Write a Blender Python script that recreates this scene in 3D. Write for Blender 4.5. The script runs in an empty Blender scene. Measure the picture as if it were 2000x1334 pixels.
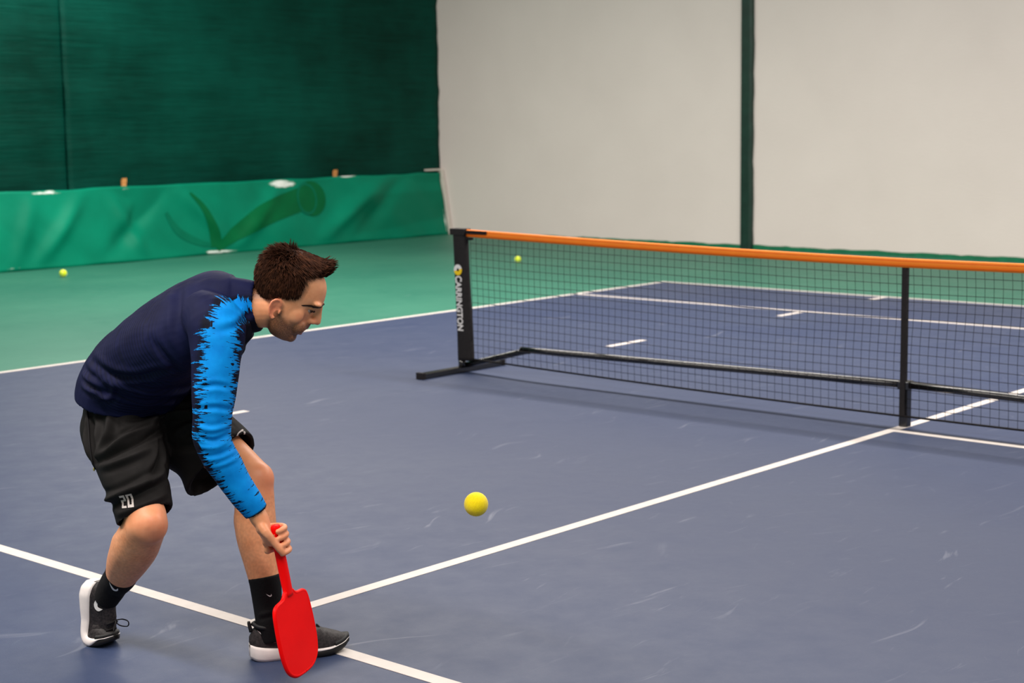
import bpy, bmesh, math, random
import numpy as np
from mathutils import Vector, Matrix, noise as mnoise
from mathutils.bvhtree import BVHTree

random.seed(7)
rng = np.random.default_rng(7)
scene = bpy.context.scene
COL = scene.collection

# ------------------------------------------------------------------ camera
# world: X runs along the tennis service line (0 = near singles sideline),
#        Y runs towards the tennis baseline (0 = service line), Z up, metres
YAW, PITCH, ROLL = math.radians(41.8686), math.radians(7.6907), math.radians(0.7821)
cam_d = bpy.data.cameras.new('camera')
cam = bpy.data.objects.new('camera', cam_d)
COL.objects.link(cam)
fw = Vector((math.cos(YAW) * math.cos(PITCH), math.sin(YAW) * math.cos(PITCH), -math.sin(PITCH)))
rt = Vector((math.sin(YAW), -math.cos(YAW), 0))
dn = fw.cross(rt)
r2 = math.cos(ROLL) * rt + math.sin(ROLL) * dn
d2 = -math.sin(ROLL) * rt + math.cos(ROLL) * dn
cam.matrix_world = Matrix(((r2.x, -d2.x, -fw.x, -3.1682), (r2.y, -d2.y, -fw.y, -3.9716),
                           (r2.z, -d2.z, -fw.z, 1.5679), (0, 0, 0, 1)))
cam_d.sensor_width = 36
cam_d.lens = 3188.2 / 2000 * 36
cam_d.dof.use_dof = True
cam_d.dof.focus_distance = 4.75
cam_d.dof.aperture_fstop = 5.0
scene.camera = cam

# ------------------------------------------------------------------ light
world = bpy.data.worlds.new('world')
scene.world = world
world.use_nodes = True
bg = world.node_tree.nodes['Background']
bg.inputs[0].default_value = (1.0, 0.955, 0.915, 1)
bg.inputs[1].default_value = 0.28


def strip(name, x, y, z, sx, sy, power, color=(1, 0.935, 0.875)):
    ld = bpy.data.lights.new(name, 'AREA')
    ld.shape = 'RECTANGLE'
    ld.size, ld.size_y = sx, sy
    ld.energy = power
    ld.color = color
    lo = bpy.data.objects.new(name, ld)
    lo.location = (x, y, z)
    COL.objects.link(lo)
    return lo


strip('ceiling_light_strip_far', 6.5, 3.0, 5.2, 0.7, 18, 1480)
strip('ceiling_light_strip_near', -2.6, 1.5, 5.2, 0.7, 16, 1000)

vs = scene.view_settings
vs.view_transform = 'Standard'
vs.look = 'None'
vs.gamma = 1
vs.use_curve_mapping = False
vs.exposure = 0.0


# ------------------------------------------------------------------ helpers
def lin(r, g, b):
    def c(v):
        v /= 255.0
        return v / 12.92 if v <= 0.04045 else ((v + 0.055) / 1.055) ** 2.4
    return (c(r), c(g), c(b), 1)


class NT:
    """small node-tree builder"""
    def __init__(self, name):
        self.m = bpy.data.materials.new(name)
        self.m.use_nodes = True
        self.t = self.m.node_tree
        self.b = self.t.nodes['Principled BSDF']

    def n(self, kind, **kw):
        nd = self.t.nodes.new(kind)
        for k, v in kw.items():
            if k.startswith('i_'):
                key = k[2:]
                key = int(key) if key.isdigit() else key.replace('_', ' ')
                self.set(nd, key, v)
            else:
                setattr(nd, k, v)
        return nd

    def set(self, nd, key, v):
        if isinstance(v, bpy.types.NodeSocket):
            self.t.links.new(v, nd.inputs[key])
        else:
            nd.inputs[key].default_value = v

    def p(self, key, v):
        self.set(self.b, key, v)

    def math(self, op, a, b=0.0, clamp=False):
        nd = self.n('ShaderNodeMath', operation=op, use_clamp=clamp)
        self.set(nd, 0, a)
        self.set(nd, 1, b)
        return nd.outputs[0]

    def ramp(self, fac, stops):
        nd = self.n('ShaderNodeValToRGB')
        self.set(nd, 0, fac)
        el = nd.color_ramp.elements
        while len(el) < len(stops):
            el.new(0.5)
        for e, (pos, c) in zip(el, stops):
            e.position = pos
            e.color = c if len(c) == 4 else (*c, 1)
        return nd.outputs[0]

    def mix(self, fac, a, b, blend='MIX'):
        nd = self.n('ShaderNodeMix', data_type='RGBA', blend_type=blend)
        self.set(nd, 0, fac)
        self.set(nd, 6, a)
        self.set(nd, 7, b)
        return nd.outputs[2]

    def noise(self, vec=None, scale=5.0, detail=3.0, rough=0.5):
        nd = self.n('ShaderNodeTexNoise')
        nd.inputs['Scale'].default_value = scale
        nd.inputs['Detail'].default_value = detail
        nd.inputs['Roughness'].default_value = rough
        if vec is not None:
            self.set(nd, 'Vector', vec)
        return nd.outputs['Fac']

    def obj(self):
        return self.n('ShaderNodeTexCoord').outputs['Object']

    def mapping(self, vec, scale=(1, 1, 1), rot=(0, 0, 0), loc=(0, 0, 0)):
        nd = self.n('ShaderNodeMapping')
        self.set(nd, 0, vec)
        nd.inputs['Scale'].default_value = scale
        nd.inputs['Rotation'].default_value = rot
        nd.inputs['Location'].default_value = loc
        return nd.outputs[0]

    def attr(self, name):
        return self.n('ShaderNodeAttribute', attribute_name=name).outputs['Fac']

    def bump(self, h, strength=0.3, dist=0.01):
        nd = self.n('ShaderNodeBump')
        nd.inputs['Strength'].default_value = strength
        nd.inputs['Distance'].default_value = dist
        self.set(nd, 'Height', h)
        self.set(self.b, 'Normal', nd.outputs[0])


def simple(name, rgb, rough=0.5, spec=0.5, noise_amt=0.08, nscale=30, bump=0.0, metal=0.0):
    k = NT(name)
    c = lin(*rgb)
    f = k.noise(k.obj(), nscale, 3)
    lo = tuple(v * (1 - noise_amt) for v in c[:3]) + (1,)
    hi = tuple(min(1, v * (1 + noise_amt)) for v in c[:3]) + (1,)
    k.p('Base Color', k.ramp(f, [(0.3, lo), (0.7, hi)]))
    k.p('Roughness', rough)
    k.p('Specular IOR Level', spec)
    k.p('Metallic', metal)
    if bump:
        k.bump(f, bump, 0.003)
    return k.m


def mesh_obj(name, verts, faces, material=None, parent=None, smooth=False):
    me = bpy.data.meshes.new(name)
    me.from_pydata([tuple(map(float, v)) for v in verts], [], faces)
    me.update()
    return link_mesh(name, me, material, parent, smooth)


def link_mesh(name, me, material=None, parent=None, smooth=False):
    o = bpy.data.objects.new(name, me)
    COL.objects.link(o)
    if material is not None:
        me.materials.append(material)
    if parent is not None:
        o.parent = parent
    if smooth:
        me.polygons.foreach_set('use_smooth', [True] * len(me.polygons))
    return o


def empty(name, loc, rz=0.0):
    o = bpy.data.objects.new(name, None)
    o.empty_display_size = 0.2
    o.location = loc
    o.rotation_euler = (0, 0, rz)
    COL.objects.link(o)
    return o


def tag(o, label=None, cat=None, group=None, kind=None):
    if label:
        o['label'] = label
    if cat:
        o['category'] = cat
    if group:
        o['group'] = group
    if kind:
        o['kind'] = kind
    return o


class Geo:
    def __init__(self):
        self.v, self.f = [], []

    def add(self, vf):
        v, f = vf
        o = len(self.v)
        self.v += [tuple(map(float, p)) for p in v]
        self.f += [tuple(i + o for i in q) for q in f]
        return self

    def obj(self, name, material, parent=None, smooth=False):
        return mesh_obj(name, self.v, self.f, material, parent, smooth)


def box(x0, x1, y0, y1, z0, z1):
    v = [(x0, y0, z0), (x1, y0, z0), (x1, y1, z0), (x0, y1, z0), (x0, y0, z1), (x1, y0, z1), (x1, y1, z1), (x0, y1, z1)]
    f = [(3, 2, 1, 0), (4, 5, 6, 7), (0, 1, 5, 4), (1, 2, 6, 5), (2, 3, 7, 6), (3, 0, 4, 7)]
    return v, f


def nrm(v):
    v = np.asarray(v, float)
    return v / (np.linalg.norm(v) + 1e-12)


def catmull(A, m):
    """A: k x n keys -> smooth interpolation, m steps per span"""
    A = np.asarray(A, float)
    k = len(A)
    out = []
    for i in range(k - 1):
        p0, p1, p2, p3 = A[max(i - 1, 0)], A[i], A[i + 1], A[min(i + 2, k - 1)]
        for t in np.linspace(0, 1, m, endpoint=False):
            out.append(0.5 * (2 * p1 + (p2 - p0) * t + (2 * p0 - 5 * p1 + 4 * p2 - p3) * t * t
                              + (3 * p1 - p0 - 3 * p2 + p3) * t ** 3))
    out.append(A[-1])
    return np.array(out)


def loft(keys, axis, m=4, n=24, e=2.0, inner=None):
    """keys: (x,y,z, ra, rb). axis: direction of ra (re-orthogonalised), may be a list per key.
    inner: (wall, depth) folds the last ring inwards to leave an open hem."""
    K = np.array([k[:5] for k in keys], float)
    ax = np.array(axis, float)
    if ax.ndim == 1:
        ax = np.repeat(ax[None], len(K), 0)
    S = catmull(np.hstack([K, ax]), m)
    C = S[:, :3]
    T = np.gradient(C, axis=0)
    rings = []
    th = np.linspace(0, 2 * np.pi, n, endpoint=False)
    c, s = np.cos(th), np.sin(th)
    c = np.sign(c) * np.abs(c) ** (2 / e)
    s = np.sign(s) * np.abs(s) ** (2 / e)
    for i in range(len(S)):
        t = nrm(T[i])
        a = S[i, 5:8]
        a = nrm(a - t * (a @ t))
        b = np.cross(t, a)
        rings.append((C[i], a, b, S[i, 3], S[i, 4], t))
    if inner:
        wall, depth = inner
        ce, a, b, ra, rb, t = rings[-1]
        rings.append((ce, a, b, ra - wall, rb - wall, t))
        rings.append((ce - t * depth, a, b, ra - wall * 1.2, rb - wall * 1.2, t))
    V = [ce + np.outer(c * ra, a) + np.outer(s * rb, b) for ce, a, b, ra, rb, t in rings]
    F = []
    R = len(V)
    for i in range(R - 1):
        for j in range(n):
            j2 = (j + 1) % n
            F.append((i * n + j, i * n + j2, (i + 1) * n + j2, (i + 1) * n + j))
    P = np.vstack(V)
    b0, b1 = len(P), len(P) + 1
    P = np.vstack([P, rings[0][0], rings[-1][0]])
    for j in range(n):
        j2 = (j + 1) % n
        F.append((b0, j2, j))
        F.append((b1, (R - 1) * n + j, (R - 1) * n + j2))
    return P, F


def tube(pts, r, n=8, m=1):
    pts = [np.asarray(p, float) for p in pts]
    rr = r if hasattr(r, '__len__') else [r] * len(pts)
    d = nrm(pts[-1] - pts[0])
    ax = (0, 0, 1) if abs(d[2]) < 0.8 else (1, 0, 0)
    keys = [(*p, q, q) for p, q in zip(pts, rr)]
    return loft(keys, ax, m, n)


def ball(c, r, axes=None, n=16):
    """ellipsoid; r scalar or 3; axes 3x3 rows"""
    r = np.array([r, r, r], float) if np.isscalar(r) else np.array(r, float)
    A = np.eye(3) if axes is None else np.array([nrm(a) for a in axes])
    V = [(0, 0, 1)]
    m = n // 2
    for i in range(1, m):
        a = math.pi * i / m
        for j in range(n):
            b = 2 * math.pi * j / n
            V.append((math.sin(a) * math.cos(b), math.sin(a) * math.sin(b), math.cos(a)))
    V.append((0, 0, -1))
    F = [(0, 1 + j, 1 + (j + 1) % n) for j in range(n)]
    for i in range(m - 2):
        for j in range(n):
            a, b = 1 + i * n + j, 1 + i * n + (j + 1) % n
            F.append((a, a + n, b + n, b))
    L = len(V) - 1
    o = 1 + (m - 2) * n
    F += [(L, o + (j + 1) % n, o + j) for j in range(n)]
    return np.asarray(c, float) + (np.array(V) * r) @ A, F


def remesh(geo, voxel, iters, fac=0.5):
    me = bpy.data.meshes.new('tmp')
    me.from_pydata(geo.v, [], geo.f)
    bm = bmesh.new()
    bm.from_mesh(me)
    bmesh.ops.recalc_face_normals(bm, faces=bm.faces)
    bm.to_mesh(me)
    bm.free()
    o = bpy.data.objects.new('tmp', me)
    COL.objects.link(o)
    md = o.modifiers.new('r', 'REMESH')
    md.mode = 'VOXEL'
    md.voxel_size = voxel
    if iters:
        sm = o.modifiers.new('s', 'SMOOTH')
        sm.iterations = iters
        sm.factor = fac
    dg = bpy.context.evaluated_depsgraph_get()
    dg.update()
    out = bpy.data.meshes.new_from_object(o.evaluated_get(dg))
    bpy.data.objects.remove(o)
    bpy.data.meshes.remove(me)
    out.polygons.foreach_set('use_smooth', [True] * len(out.polygons))
    return out


def get_v(me):
    a = np.zeros(len(me.vertices) * 3)
    me.vertices.foreach_get('co', a)
    return a.reshape(-1, 3)


def get_n(me):
    a = np.zeros(len(me.vertices) * 3)
    me.vertex_normals.foreach_get('vector', a)
    return a.reshape(-1, 3)


def set_v(me, v):
    me.vertices.foreach_set('co', np.ascontiguousarray(v).ravel())
    me.update()


def set_attr(me, name, vals):
    a = me.attributes.new(name, 'FLOAT', 'POINT')
    a.data.foreach_set('value', np.asarray(vals, dtype=np.float32))


def sstep(a, b, x):
    t = np.clip((x - a) / (b - a), 0, 1)
    return t * t * (3 - 2 * t)


def seg_dist(P, a, b):
    a, b = np.asarray(a, float), np.asarray(b, float)
    ab = b - a
    t = np.clip(((P - a) @ ab) / (ab @ ab), 0, 1)
    q = a + t[:, None] * ab
    return np.linalg.norm(P - q, axis=1), t


def poly_dist(P, pts):
    """distance to a polyline, arc length along it, nearest point"""
    best = np.full(len(P), 1e9)
    S = np.zeros(len(P))
    Q = np.zeros_like(P)
    L = 0.0
    for a, b in zip(pts[:-1], pts[1:]):
        a, b = np.asarray(a, float), np.asarray(b, float)
        d, t = seg_dist(P, a, b)
        k = d < best
        best[k] = d[k]
        l = np.linalg.norm(b - a)
        S[k] = (L + t * l)[k]
        Q[k] = (a + t[:, None] * (b - a))[k]
        L += l
    return best, S, Q


def bvh_of(me):
    return BVHTree.FromPolygons([v.co.copy() for v in me.vertices], [tuple(p.vertices) for p in me.polygons])


def in_poly(px, py, poly):
    """signed distance (positive inside) to a 2D polygon"""
    n = len(poly)
    inside = np.zeros(len(px), bool)
    d = np.full(len(px), 1e9)
    for i in range(n):
        x0, y0 = poly[i]
        x1, y1 = poly[(i + 1) % n]
        dx, dy = x1 - x0, y1 - y0
        t = np.clip(((px - x0) * dx + (py - y0) * dy) / (dx * dx + dy * dy + 1e-12), 0, 1)
        d = np.minimum(d, np.hypot(px - x0 - t * dx, py - y0 - t * dy))
        c = ((y0 > py) != (y1 > py)) & (px < (x1 - x0) * (py - y0) / (y1 - y0 + 1e-12) + x0)
        inside ^= c
    return np.where(inside, d, -d)


# ------------------------------------------------------------------ materials: setting
def court_material(name, base, hi, lo, scuff):
    k = NT(name)
    o = k.obj()
    big = k.noise(o, 0.55, 4, 0.55)
    med = k.noise(k.mapping(o, (1, 1, 1), (0, 0, 0.6)), 6, 5, 0.65)
    fine = k.noise(o, 220, 2, 0.6)
    c = k.ramp(big, [(0.32, lin(*lo)), (0.68, lin(*hi))])
    c = k.mix(k.math('MULTIPLY', med, 0.55), c, lin(*base))
    # long thin scuff marks in two directions
    s = None
    for rot, seed in ((0.5, 0.0), (-0.75, 7.3), (1.4, 13.1)):
        wv_ = k.n('ShaderNodeTexNoise')
        wv_.inputs['Scale'].default_value = 0.9
        k.set(wv_, 'Vector', k.mapping(o, (1, 1, 1), (0, 0, 0), (seed, 3, 0)))
        off = k.n('ShaderNodeVectorMath', operation='MULTIPLY_ADD')
        k.set(off, 0, wv_.outputs['Color'])
        off.inputs[1].default_value = (0.9, 0.9, 0)
        k.set(off, 2, o)
        mp = k.mapping(off.outputs[0], (0.9, 9, 1), (0, 0, rot), (seed, 0, 0))
        n1 = k.noise(mp, 2.2, 4, 0.6)
        m1 = k.noise(k.mapping(o, (1, 1, 1), (0, 0, 0), (seed * 2, 0, 0)), 1.3, 2)
        e = k.math('MULTIPLY', k.math('MULTIPLY', k.math('SUBTRACT', n1, 0.64), 9, True),
                   k.math('MULTIPLY', k.math('SUBTRACT', m1, 0.44), 6, True), True)
        s = e if s is None else k.math('MAXIMUM', s, e)
    c = k.mix(k.math('MULTIPLY', s, scuff), c, lin(178, 180, 190))
    sp = k.math('MULTIPLY', k.math('SUBTRACT', fine, 0.66), 5, True)
    c = k.mix(k.math('MULTIPLY', sp, 0.16), c, lin(200, 200, 200))
    k.p('Base Color', c)
    k.p('Roughness', k.ramp(med, [(0.3, (0.48,) * 3), (0.7, (0.58,) * 3)]))
    k.p('Specular IOR Level', 0.36)
    k.bump(fine, 0.12, 0.002)
    return k.m


M_BLUE = court_material('court_blue', (46, 58, 88), (53, 64, 91), (39, 53, 86), 0.22)
M_GREEN = court_material('court_green', (46, 112, 92), (54, 119, 98), (36, 104, 86), 0.12)
M_LINE = simple('court_line_paint', (208, 200, 194), 0.6, 0.25, 0.05, 14)


def wall_white():
    k = NT('white_wall_sheet')
    o = k.obj()
    n1 = k.noise(k.mapping(o, (1, 1, 1)), 0.9, 4, 0.55)
    n2 = k.noise(k.mapping(o, (1, 6, 30)), 2.0, 4, 0.6)
    c = k.ramp(n1, [(0.3, lin(224, 213, 207)), (0.7, lin(230, 219, 213))])
    k.p('Base Color', c)
    k.p('Roughness', 0.75)
    k.p('Specular IOR Level', 0.2)
    k.bump(n2, 0.25, 0.01)
    return k.m


def wall_green():
    k = NT('dark_green_wall_fabric')
    o = k.obj()
    st = k.noise(k.mapping(o, (0.9, 1, 16)), 2.0, 6, 0.62)
    pt = k.noise(o, 0.8, 4, 0.55)
    wv = k.noise(k.mapping(o, (60, 1, 60)), 3.0, 2, 0.5)
    c = k.ramp(k.math('ADD', k.math('MULTIPLY', st, 0.3), k.math('MULTIPLY', pt, 0.7)),
               [(0.34, lin(0, 40, 31)), (0.66, lin(3, 72, 60))])
    k.p('Base Color', c)
    k.p('Roughness', 0.5)
    k.p('Specular IOR Level', 0.07)
    k.bump(k.math('ADD', st, k.math('MULTIPLY', wv, 0.25)), 0.4, 0.03)
    return k.m


M_WHITE = wall_white()
M_DKGREEN = wall_green()
M_POSTG = simple('dark_green_column_paint', (20, 52, 42), 0.5, 0.4, 0.2, 8, 0.1)
M_SKIRT = simple('green_skirting_paint', (24, 112, 78), 0.6, 0.3, 0.15, 9)
M_WOOD = simple('bare_wood', (205, 140, 80), 0.6, 0.3, 0.15, 40)
M_BOARD = simple('white_board', (214, 206, 196), 0.6, 0.3, 0.06, 10)


def banner_mat():
    k = NT('green_vinyl')
    o = k.obj()
    n = k.noise(o, 1.4, 4, 0.55)
    c = k.ramp(n, [(0.3, lin(0, 112, 85)), (0.7, lin(0, 130, 100))])
    # white scuffs where the coating is worn
    wear = k.math('MULTIPLY', k.attr('wear'), k.math('ADD', 0.05, k.math('MULTIPLY', k.noise(k.mapping(o, (5, 1, 14)), 1.0, 5, 0.7), 1.6)), True)
    w = k.math('MULTIPLY', k.math('SUBTRACT', wear, 0.42), 5, True)
    c = k.mix(w, c, lin(232, 238, 232))
    old = k.math('MULTIPLY', k.attr('patch'), 0.4)
    c = k.mix(old, c, lin(2, 96, 70))
    k.p('Base Color', c)
    k.p('Roughness', 0.5)
    k.p('Specular IOR Level', 0.12)
    k.bump(k.noise(o, 5, 3), 0.15, 0.02)
    return k.m


M_BANNER = banner_mat()
M_PRINT = simple('banner_dark_print', (0, 96, 54), 0.5, 0.1, 0.1, 4)
M_PRINT2 = simple('banner_pale_print', (0, 106, 78), 0.5, 0.1, 0.08, 4)

# ------------------------------------------------------------------ setting
WX, WY = 13.42, 12.23      # white wall plane, green wall plane
BL = 5.495                 # baseline outer edge
FX0, FX1, FY0, FY1 = -7.0, WX, -9.0, WY
ROOM_H = 7.0

# floor: green surround and blue court laid edge to edge in one slab
bm = bmesh.new()
xs = [FX0, -1.40, 9.61, FX1]
ys = [FY0, BL, FY1]
grid = {}
for i, x in enumerate(xs):
    for j, y in enumerate(ys):
        grid[i, j] = bm.verts.new((x, y, 0))
for i in range(3):
    for j in range(2):
        f_ = bm.faces.new((grid[i, j], grid[i + 1, j], grid[i + 1, j + 1], grid[i, j + 1]))
        f_.material_index = 1 if (i == 1 and j == 0) else 0
me = bpy.data.meshes.new('floor')
bm.to_mesh(me)
bm.free()
floor = link_mesh('floor', me, M_GREEN)
me.materials.append(M_BLUE)
tag(floor, 'indoor tennis court floor, slate blue court with green surround', kind='structure')


def line(x0, x1, y0, y1):
    return Geo().add(box(x0, x1, y0, y1, 0.0002, 0.0016)).obj('court_line', M_LINE, floor)


W2 = 0.027
line(-W2, W2, FY0, BL)                        # near singles sideline
line(8.23 - W2, 8.23 + W2, FY0, BL)           # far singles sideline
line(9.555, 9.61, FY0, BL)                    # far doubles sideline
line(-1.40, -1.345, FY0, BL)                  # near doubles sideline
line(W2, 8.23 - W2, -W2, W2)                  # service line
line(-1.345, 9.555, BL - 0.06, BL)            # baseline
line(4.115 - W2, 4.115 + W2, FY0, -W2)        # centre service line
for x0, x1 in ((2.1, 2.47), (5.68, 6.09), (7.86, 8.203), (9.30, 9.555)):
    line(x0, x1, 3.03, 3.085)                 # short dashes

# white wall (far right)
T = 0.12
wall_r = mesh_obj('wall_right', *box(WX, WX + T, FY0, WY + T, 0, ROOM_H), M_WHITE)
tag(wall_r, 'off-white sheet wall at the far side of the hall', kind='structure')

# column with a ragged right edge, standing proud of the white wall
cy0, cy1 = 6.97, 7.125
Vc, Fc = [], []
nz = 60
for i in range(nz + 1):
    z = ROOM_H * i / nz
    wob = 0.014 * mnoise.noise((0, 3.1, z * 2.3)) + 0.010 * mnoise.noise((4, 1, z * 6))
    ya = cy0 + wob
    for p in ((WX + 0.02, ya), (WX - 0.05, ya), (WX - 0.06, ya + 0.03), (WX - 0.06, cy1 - 0.01), (WX - 0.05, cy1), (WX + 0.02, cy1)):
        Vc.append((p[0], p[1], z))
for i in range(nz):
    for j in range(6):
        a, b = i * 6 + j, i * 6 + (j + 1) % 6
        Fc.append((a, b, b + 6, a + 6))
trim = mesh_obj('trim_1', Vc, Fc, M_POSTG)
tag(trim, 'dark green vertical column strip against the white wall', kind='structure')

# uneven green painted skirting at the foot of the white wall
Vs, Fs = [], []
N = 260
for i in range(N + 1):
    y = FY0 + (WY - 0.45 - FY0) * i / N
    h = 0.045 + 0.014 * mnoise.noise((y * 3.1, 0, 0)) + 0.008 * mnoise.noise((y * 9, 5, 0))
    Vs += [(WX - 0.012, y, 0), (WX - 0.012, y, h), (WX + 0.01, y, h + 0.004)]
for i in range(N):
    a = i * 3
    Fs += [(a, a + 3, a + 4, a + 1), (a + 1, a + 4, a + 5, a + 2)]
sk = mesh_obj('baseboard_right', Vs, Fs, M_SKIRT)
tag(sk, 'uneven green painted skirting along the white wall', kind='structure')

# dark green wall: backing and two overlapping wrinkled fabric panels
wall_b = mesh_obj('wall_left', *box(FX0, WX, WY + 0.06, WY + T + 0.06, 0, ROOM_H), M_DKGREEN)
tag(wall_b, 'dark green fabric-covered wall behind the player', kind='structure')


def fabric_panel(x0, x1, yoff, seed):
    nx, nz = int((x1 - x0) * 12), 84
    V, F = [], []
    for j in range(nz + 1):
        z = ROOM_H * j / nz
        for i in range(nx + 1):
            x = x0 + (x1 - x0) * i / nx
            d = 0.018 * mnoise.noise((x * 0.5, seed, z * 3.0)) + 0.008 * mnoise.noise((x * 1.2, seed + 4, z * 9))
            for zc, wd, am in ((2.02, 0.035, 0.022), (2.62, 0.05, 0.012), (3.25, 0.06, 0.016)):
                zz = zc + 0.06 * mnoise.noise((x * 0.6, seed, zc))
                d += am * math.exp(-((z - zz) / wd) ** 2) * (0.6 + mnoise.noise((x * 0.7, zc, 2)))
            V.append((x, WY + yoff - d, z))
    for j in range(nz):
        for i in range(nx):
            a = j * (nx + 1) + i
            F.append((a, a + 1, a + nx + 2, a + nx + 1))
    o = mesh_obj('fabric_panel', V, F, M_DKGREEN, wall_b, True)
    md = o.modifiers.new('thick', 'SOLIDIFY')
    md.thickness = 0.006
    return o


fabric_panel(FX0, 7.44, 0.02, 1.0)
fabric_panel(7.37, WX - 0.01, -0.02, 9.0)

# ------------------------------------------------------------------ vinyl banner leaning on the green wall
BX0, BX1 = 0.2, WX - 0.06
BH = 0.885


def banner_pt(x, s):
    """x along the wall, s 0 (foot) .. 1 (top)"""
    d = 0.14 * (1 - s) + 0.085
    # folds: diagonal soft ridges and sag
    d += 0.024 * math.sin(x * 2.6 + s * 2.2) + 0.036 * mnoise.noise((x * 1.1, s * 1.3, 3)) + 0.016 * mnoise.noise((x * 2.6 + s * 2, s * 1.7, 8))
    for xc, sl, wd, am in ((7.15, 0.7, 0.12, 0.05), (8.15, 0.9, 0.16, -0.06), (8.05, -0.4, 0.1, 0.04), (10.0, 0.9, 0.14, 0.04),
                           (11.6, 1.3, 0.2, 0.06), (12.1, 1.0, 0.15, -0.04), (9.2, -0.8, 0.13, 0.035), (6.7, 0.3, 0.1, 0.03)):
        u = x - (xc + sl * (s - 0.5))
        d += 1.25 * am * math.exp(-(u / wd) ** 2) * math.sin(math.pi * min(max(s, 0.04), 0.98))
    d = max(d, 0.075)
    z = BH * s * 0.985 + 0.004 * math.sin(x * 5)
    if s > 0.9:
        z -= 0.02 * abs(mnoise.noise((x * 1.7, 1, 1))) * (s - 0.9) * 10
    return (x, WY - d, z + 0.002)


nx, ns = 430, 28
V, F, wear, patch = [], [], [], []
for j in range(ns + 1):
    s = j / ns
    for i in range(nx + 1):
        x = BX0 + (BX1 - BX0) * i / nx
        V.append(banner_pt(x, s))
        w = 0.0
        for xc, sc, wx, ws, a in ((10.45, 0.93, 0.26, 0.07, 1.0), (11.6, 1.0, 0.2, 0.03, 0.9), (8.1, 0.95, 0.3, 0.06, 0.5), (7.0, 0.97, 0.3, 0.04, 0.75),
                                  (9.45, 0.02, 0.28, 0.025, 0.9), (9.2, 0.04, 0.14, 0.03, 0.6), (13.33, 0.2, 0.03, 0.3, 0.8), (6.5, 0.02, 0.2, 0.06, 0.6), (8.9, 0.95, 0.2, 0.04, 0.45)):
            w += a * math.exp(-((x - xc) / wx) ** 2 - ((s - sc) / ws) ** 2)
        wear.append(w)
        patch.append(sstep(11.75, 12.15, x + 0.3 * (1 - s)) * sstep(0.12, 0.17, s - 0.1 * (x - 12)) * (1 - sstep(0.70, 0.72, s)))
for j in range(ns):
    for i in range(nx):
        a = j * (nx + 1) + i
        F.append((a, a + 1, a + nx + 2, a + nx + 1))
ban = empty('banner', (9.0, WY - 0.3, 0))
V = [(p[0] - 9.0, p[1] - WY + 0.3, p[2]) for p in V]
sheet = mesh_obj('sheet', V, F, M_BANNER, ban, True)
set_attr(sheet.data, 'wear', wear)
set_attr(sheet.data, 'patch', patch)
md = sheet.modifiers.new('thick', 'SOLIDIFY')
md.thickness = 0.004
tag(ban, 'long green vinyl banner with a dark tick and ball print leaning along the green wall', 'banner')


def print_on_banner(outline_fn, nu, nv, material, off=0.006):
    V, F = [], []
    for i in range(nu + 1):
        for j in range(nv + 1):
            x, s = outline_fn(i / nu, j / nv)
            p = banner_pt(x, s)
            V.append((p[0] - 9.0, p[1] - WY + 0.3 - off, p[2]))
    for i in range(nu):
        for j in range(nv):
            a = i * (nv + 1) + j
            F.append((a, a + nv + 1, a + nv + 2, a + 1))
    o = mesh_obj('printed_mark', V, F, material, ban, True)
    return o


def stroke(pts, widths):
    S = catmull([(*p, w) for p, w in zip(pts, widths)], 8)

    def fn(u, v):
        k = u * (len(S) - 1)
        i = min(int(k), len(S) - 2)
        q = S[i] * (1 - (k - i)) + S[i + 1] * (k - i)
        t = S[min(i + 1, len(S) - 1)] - S[max(i - 1, 0)]
        nvec = np.array([-t[1] * BH, t[0]])
        nvec = nvec / (np.linalg.norm(nvec) + 1e-9)
        a = q[:2] + np.array([nvec[0], nvec[1] / BH]) * q[2] * (v - 0.5)
        return float(a[0]), float(min(max(a[1], 0.01), 0.99))
    return fn


PRINTS = [
    (stroke([(8.98, 0.87), (9.15, 0.65), (9.27, 0.35), (9.30, 0.10)], [0.03, 0.09, 0.13, 0.16]), 24, 4, M_PRINT, 0.006),
    (stroke([(9.30, 0.07), (9.60, 0.28), (10.1, 0.52), (10.75, 0.70)], [0.08, 0.17, 0.28, 0.30]), 30, 6, M_PRINT, 0.007),
    (lambda u, v: (10.93 + 0.24 * v * math.cos(2 * math.pi * u), 0.70 + 0.26 * v * math.sin(2 * math.pi * u)), 32, 3, M_PRINT, 0.008),
    (lambda u, v: (10.84 + (0.15 + 0.028 * v) * math.cos(2 * math.pi * u), 0.70 + (0.20 + 0.036 * v) * math.sin(2 * math.pi * u)), 36, 1, M_PRINT2, 0.010),
    (stroke([(8.62, 0.62), (8.76, 0.36), (9.0, 0.2), (9.24, 0.12)], [0.05, 0.10, 0.09, 0.04]), 24, 4, M_PRINT2, 0.005),
]
for fn, a, b, mt, off in PRINTS:
    print_on_banner(fn, a, b, mt, off)

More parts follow.
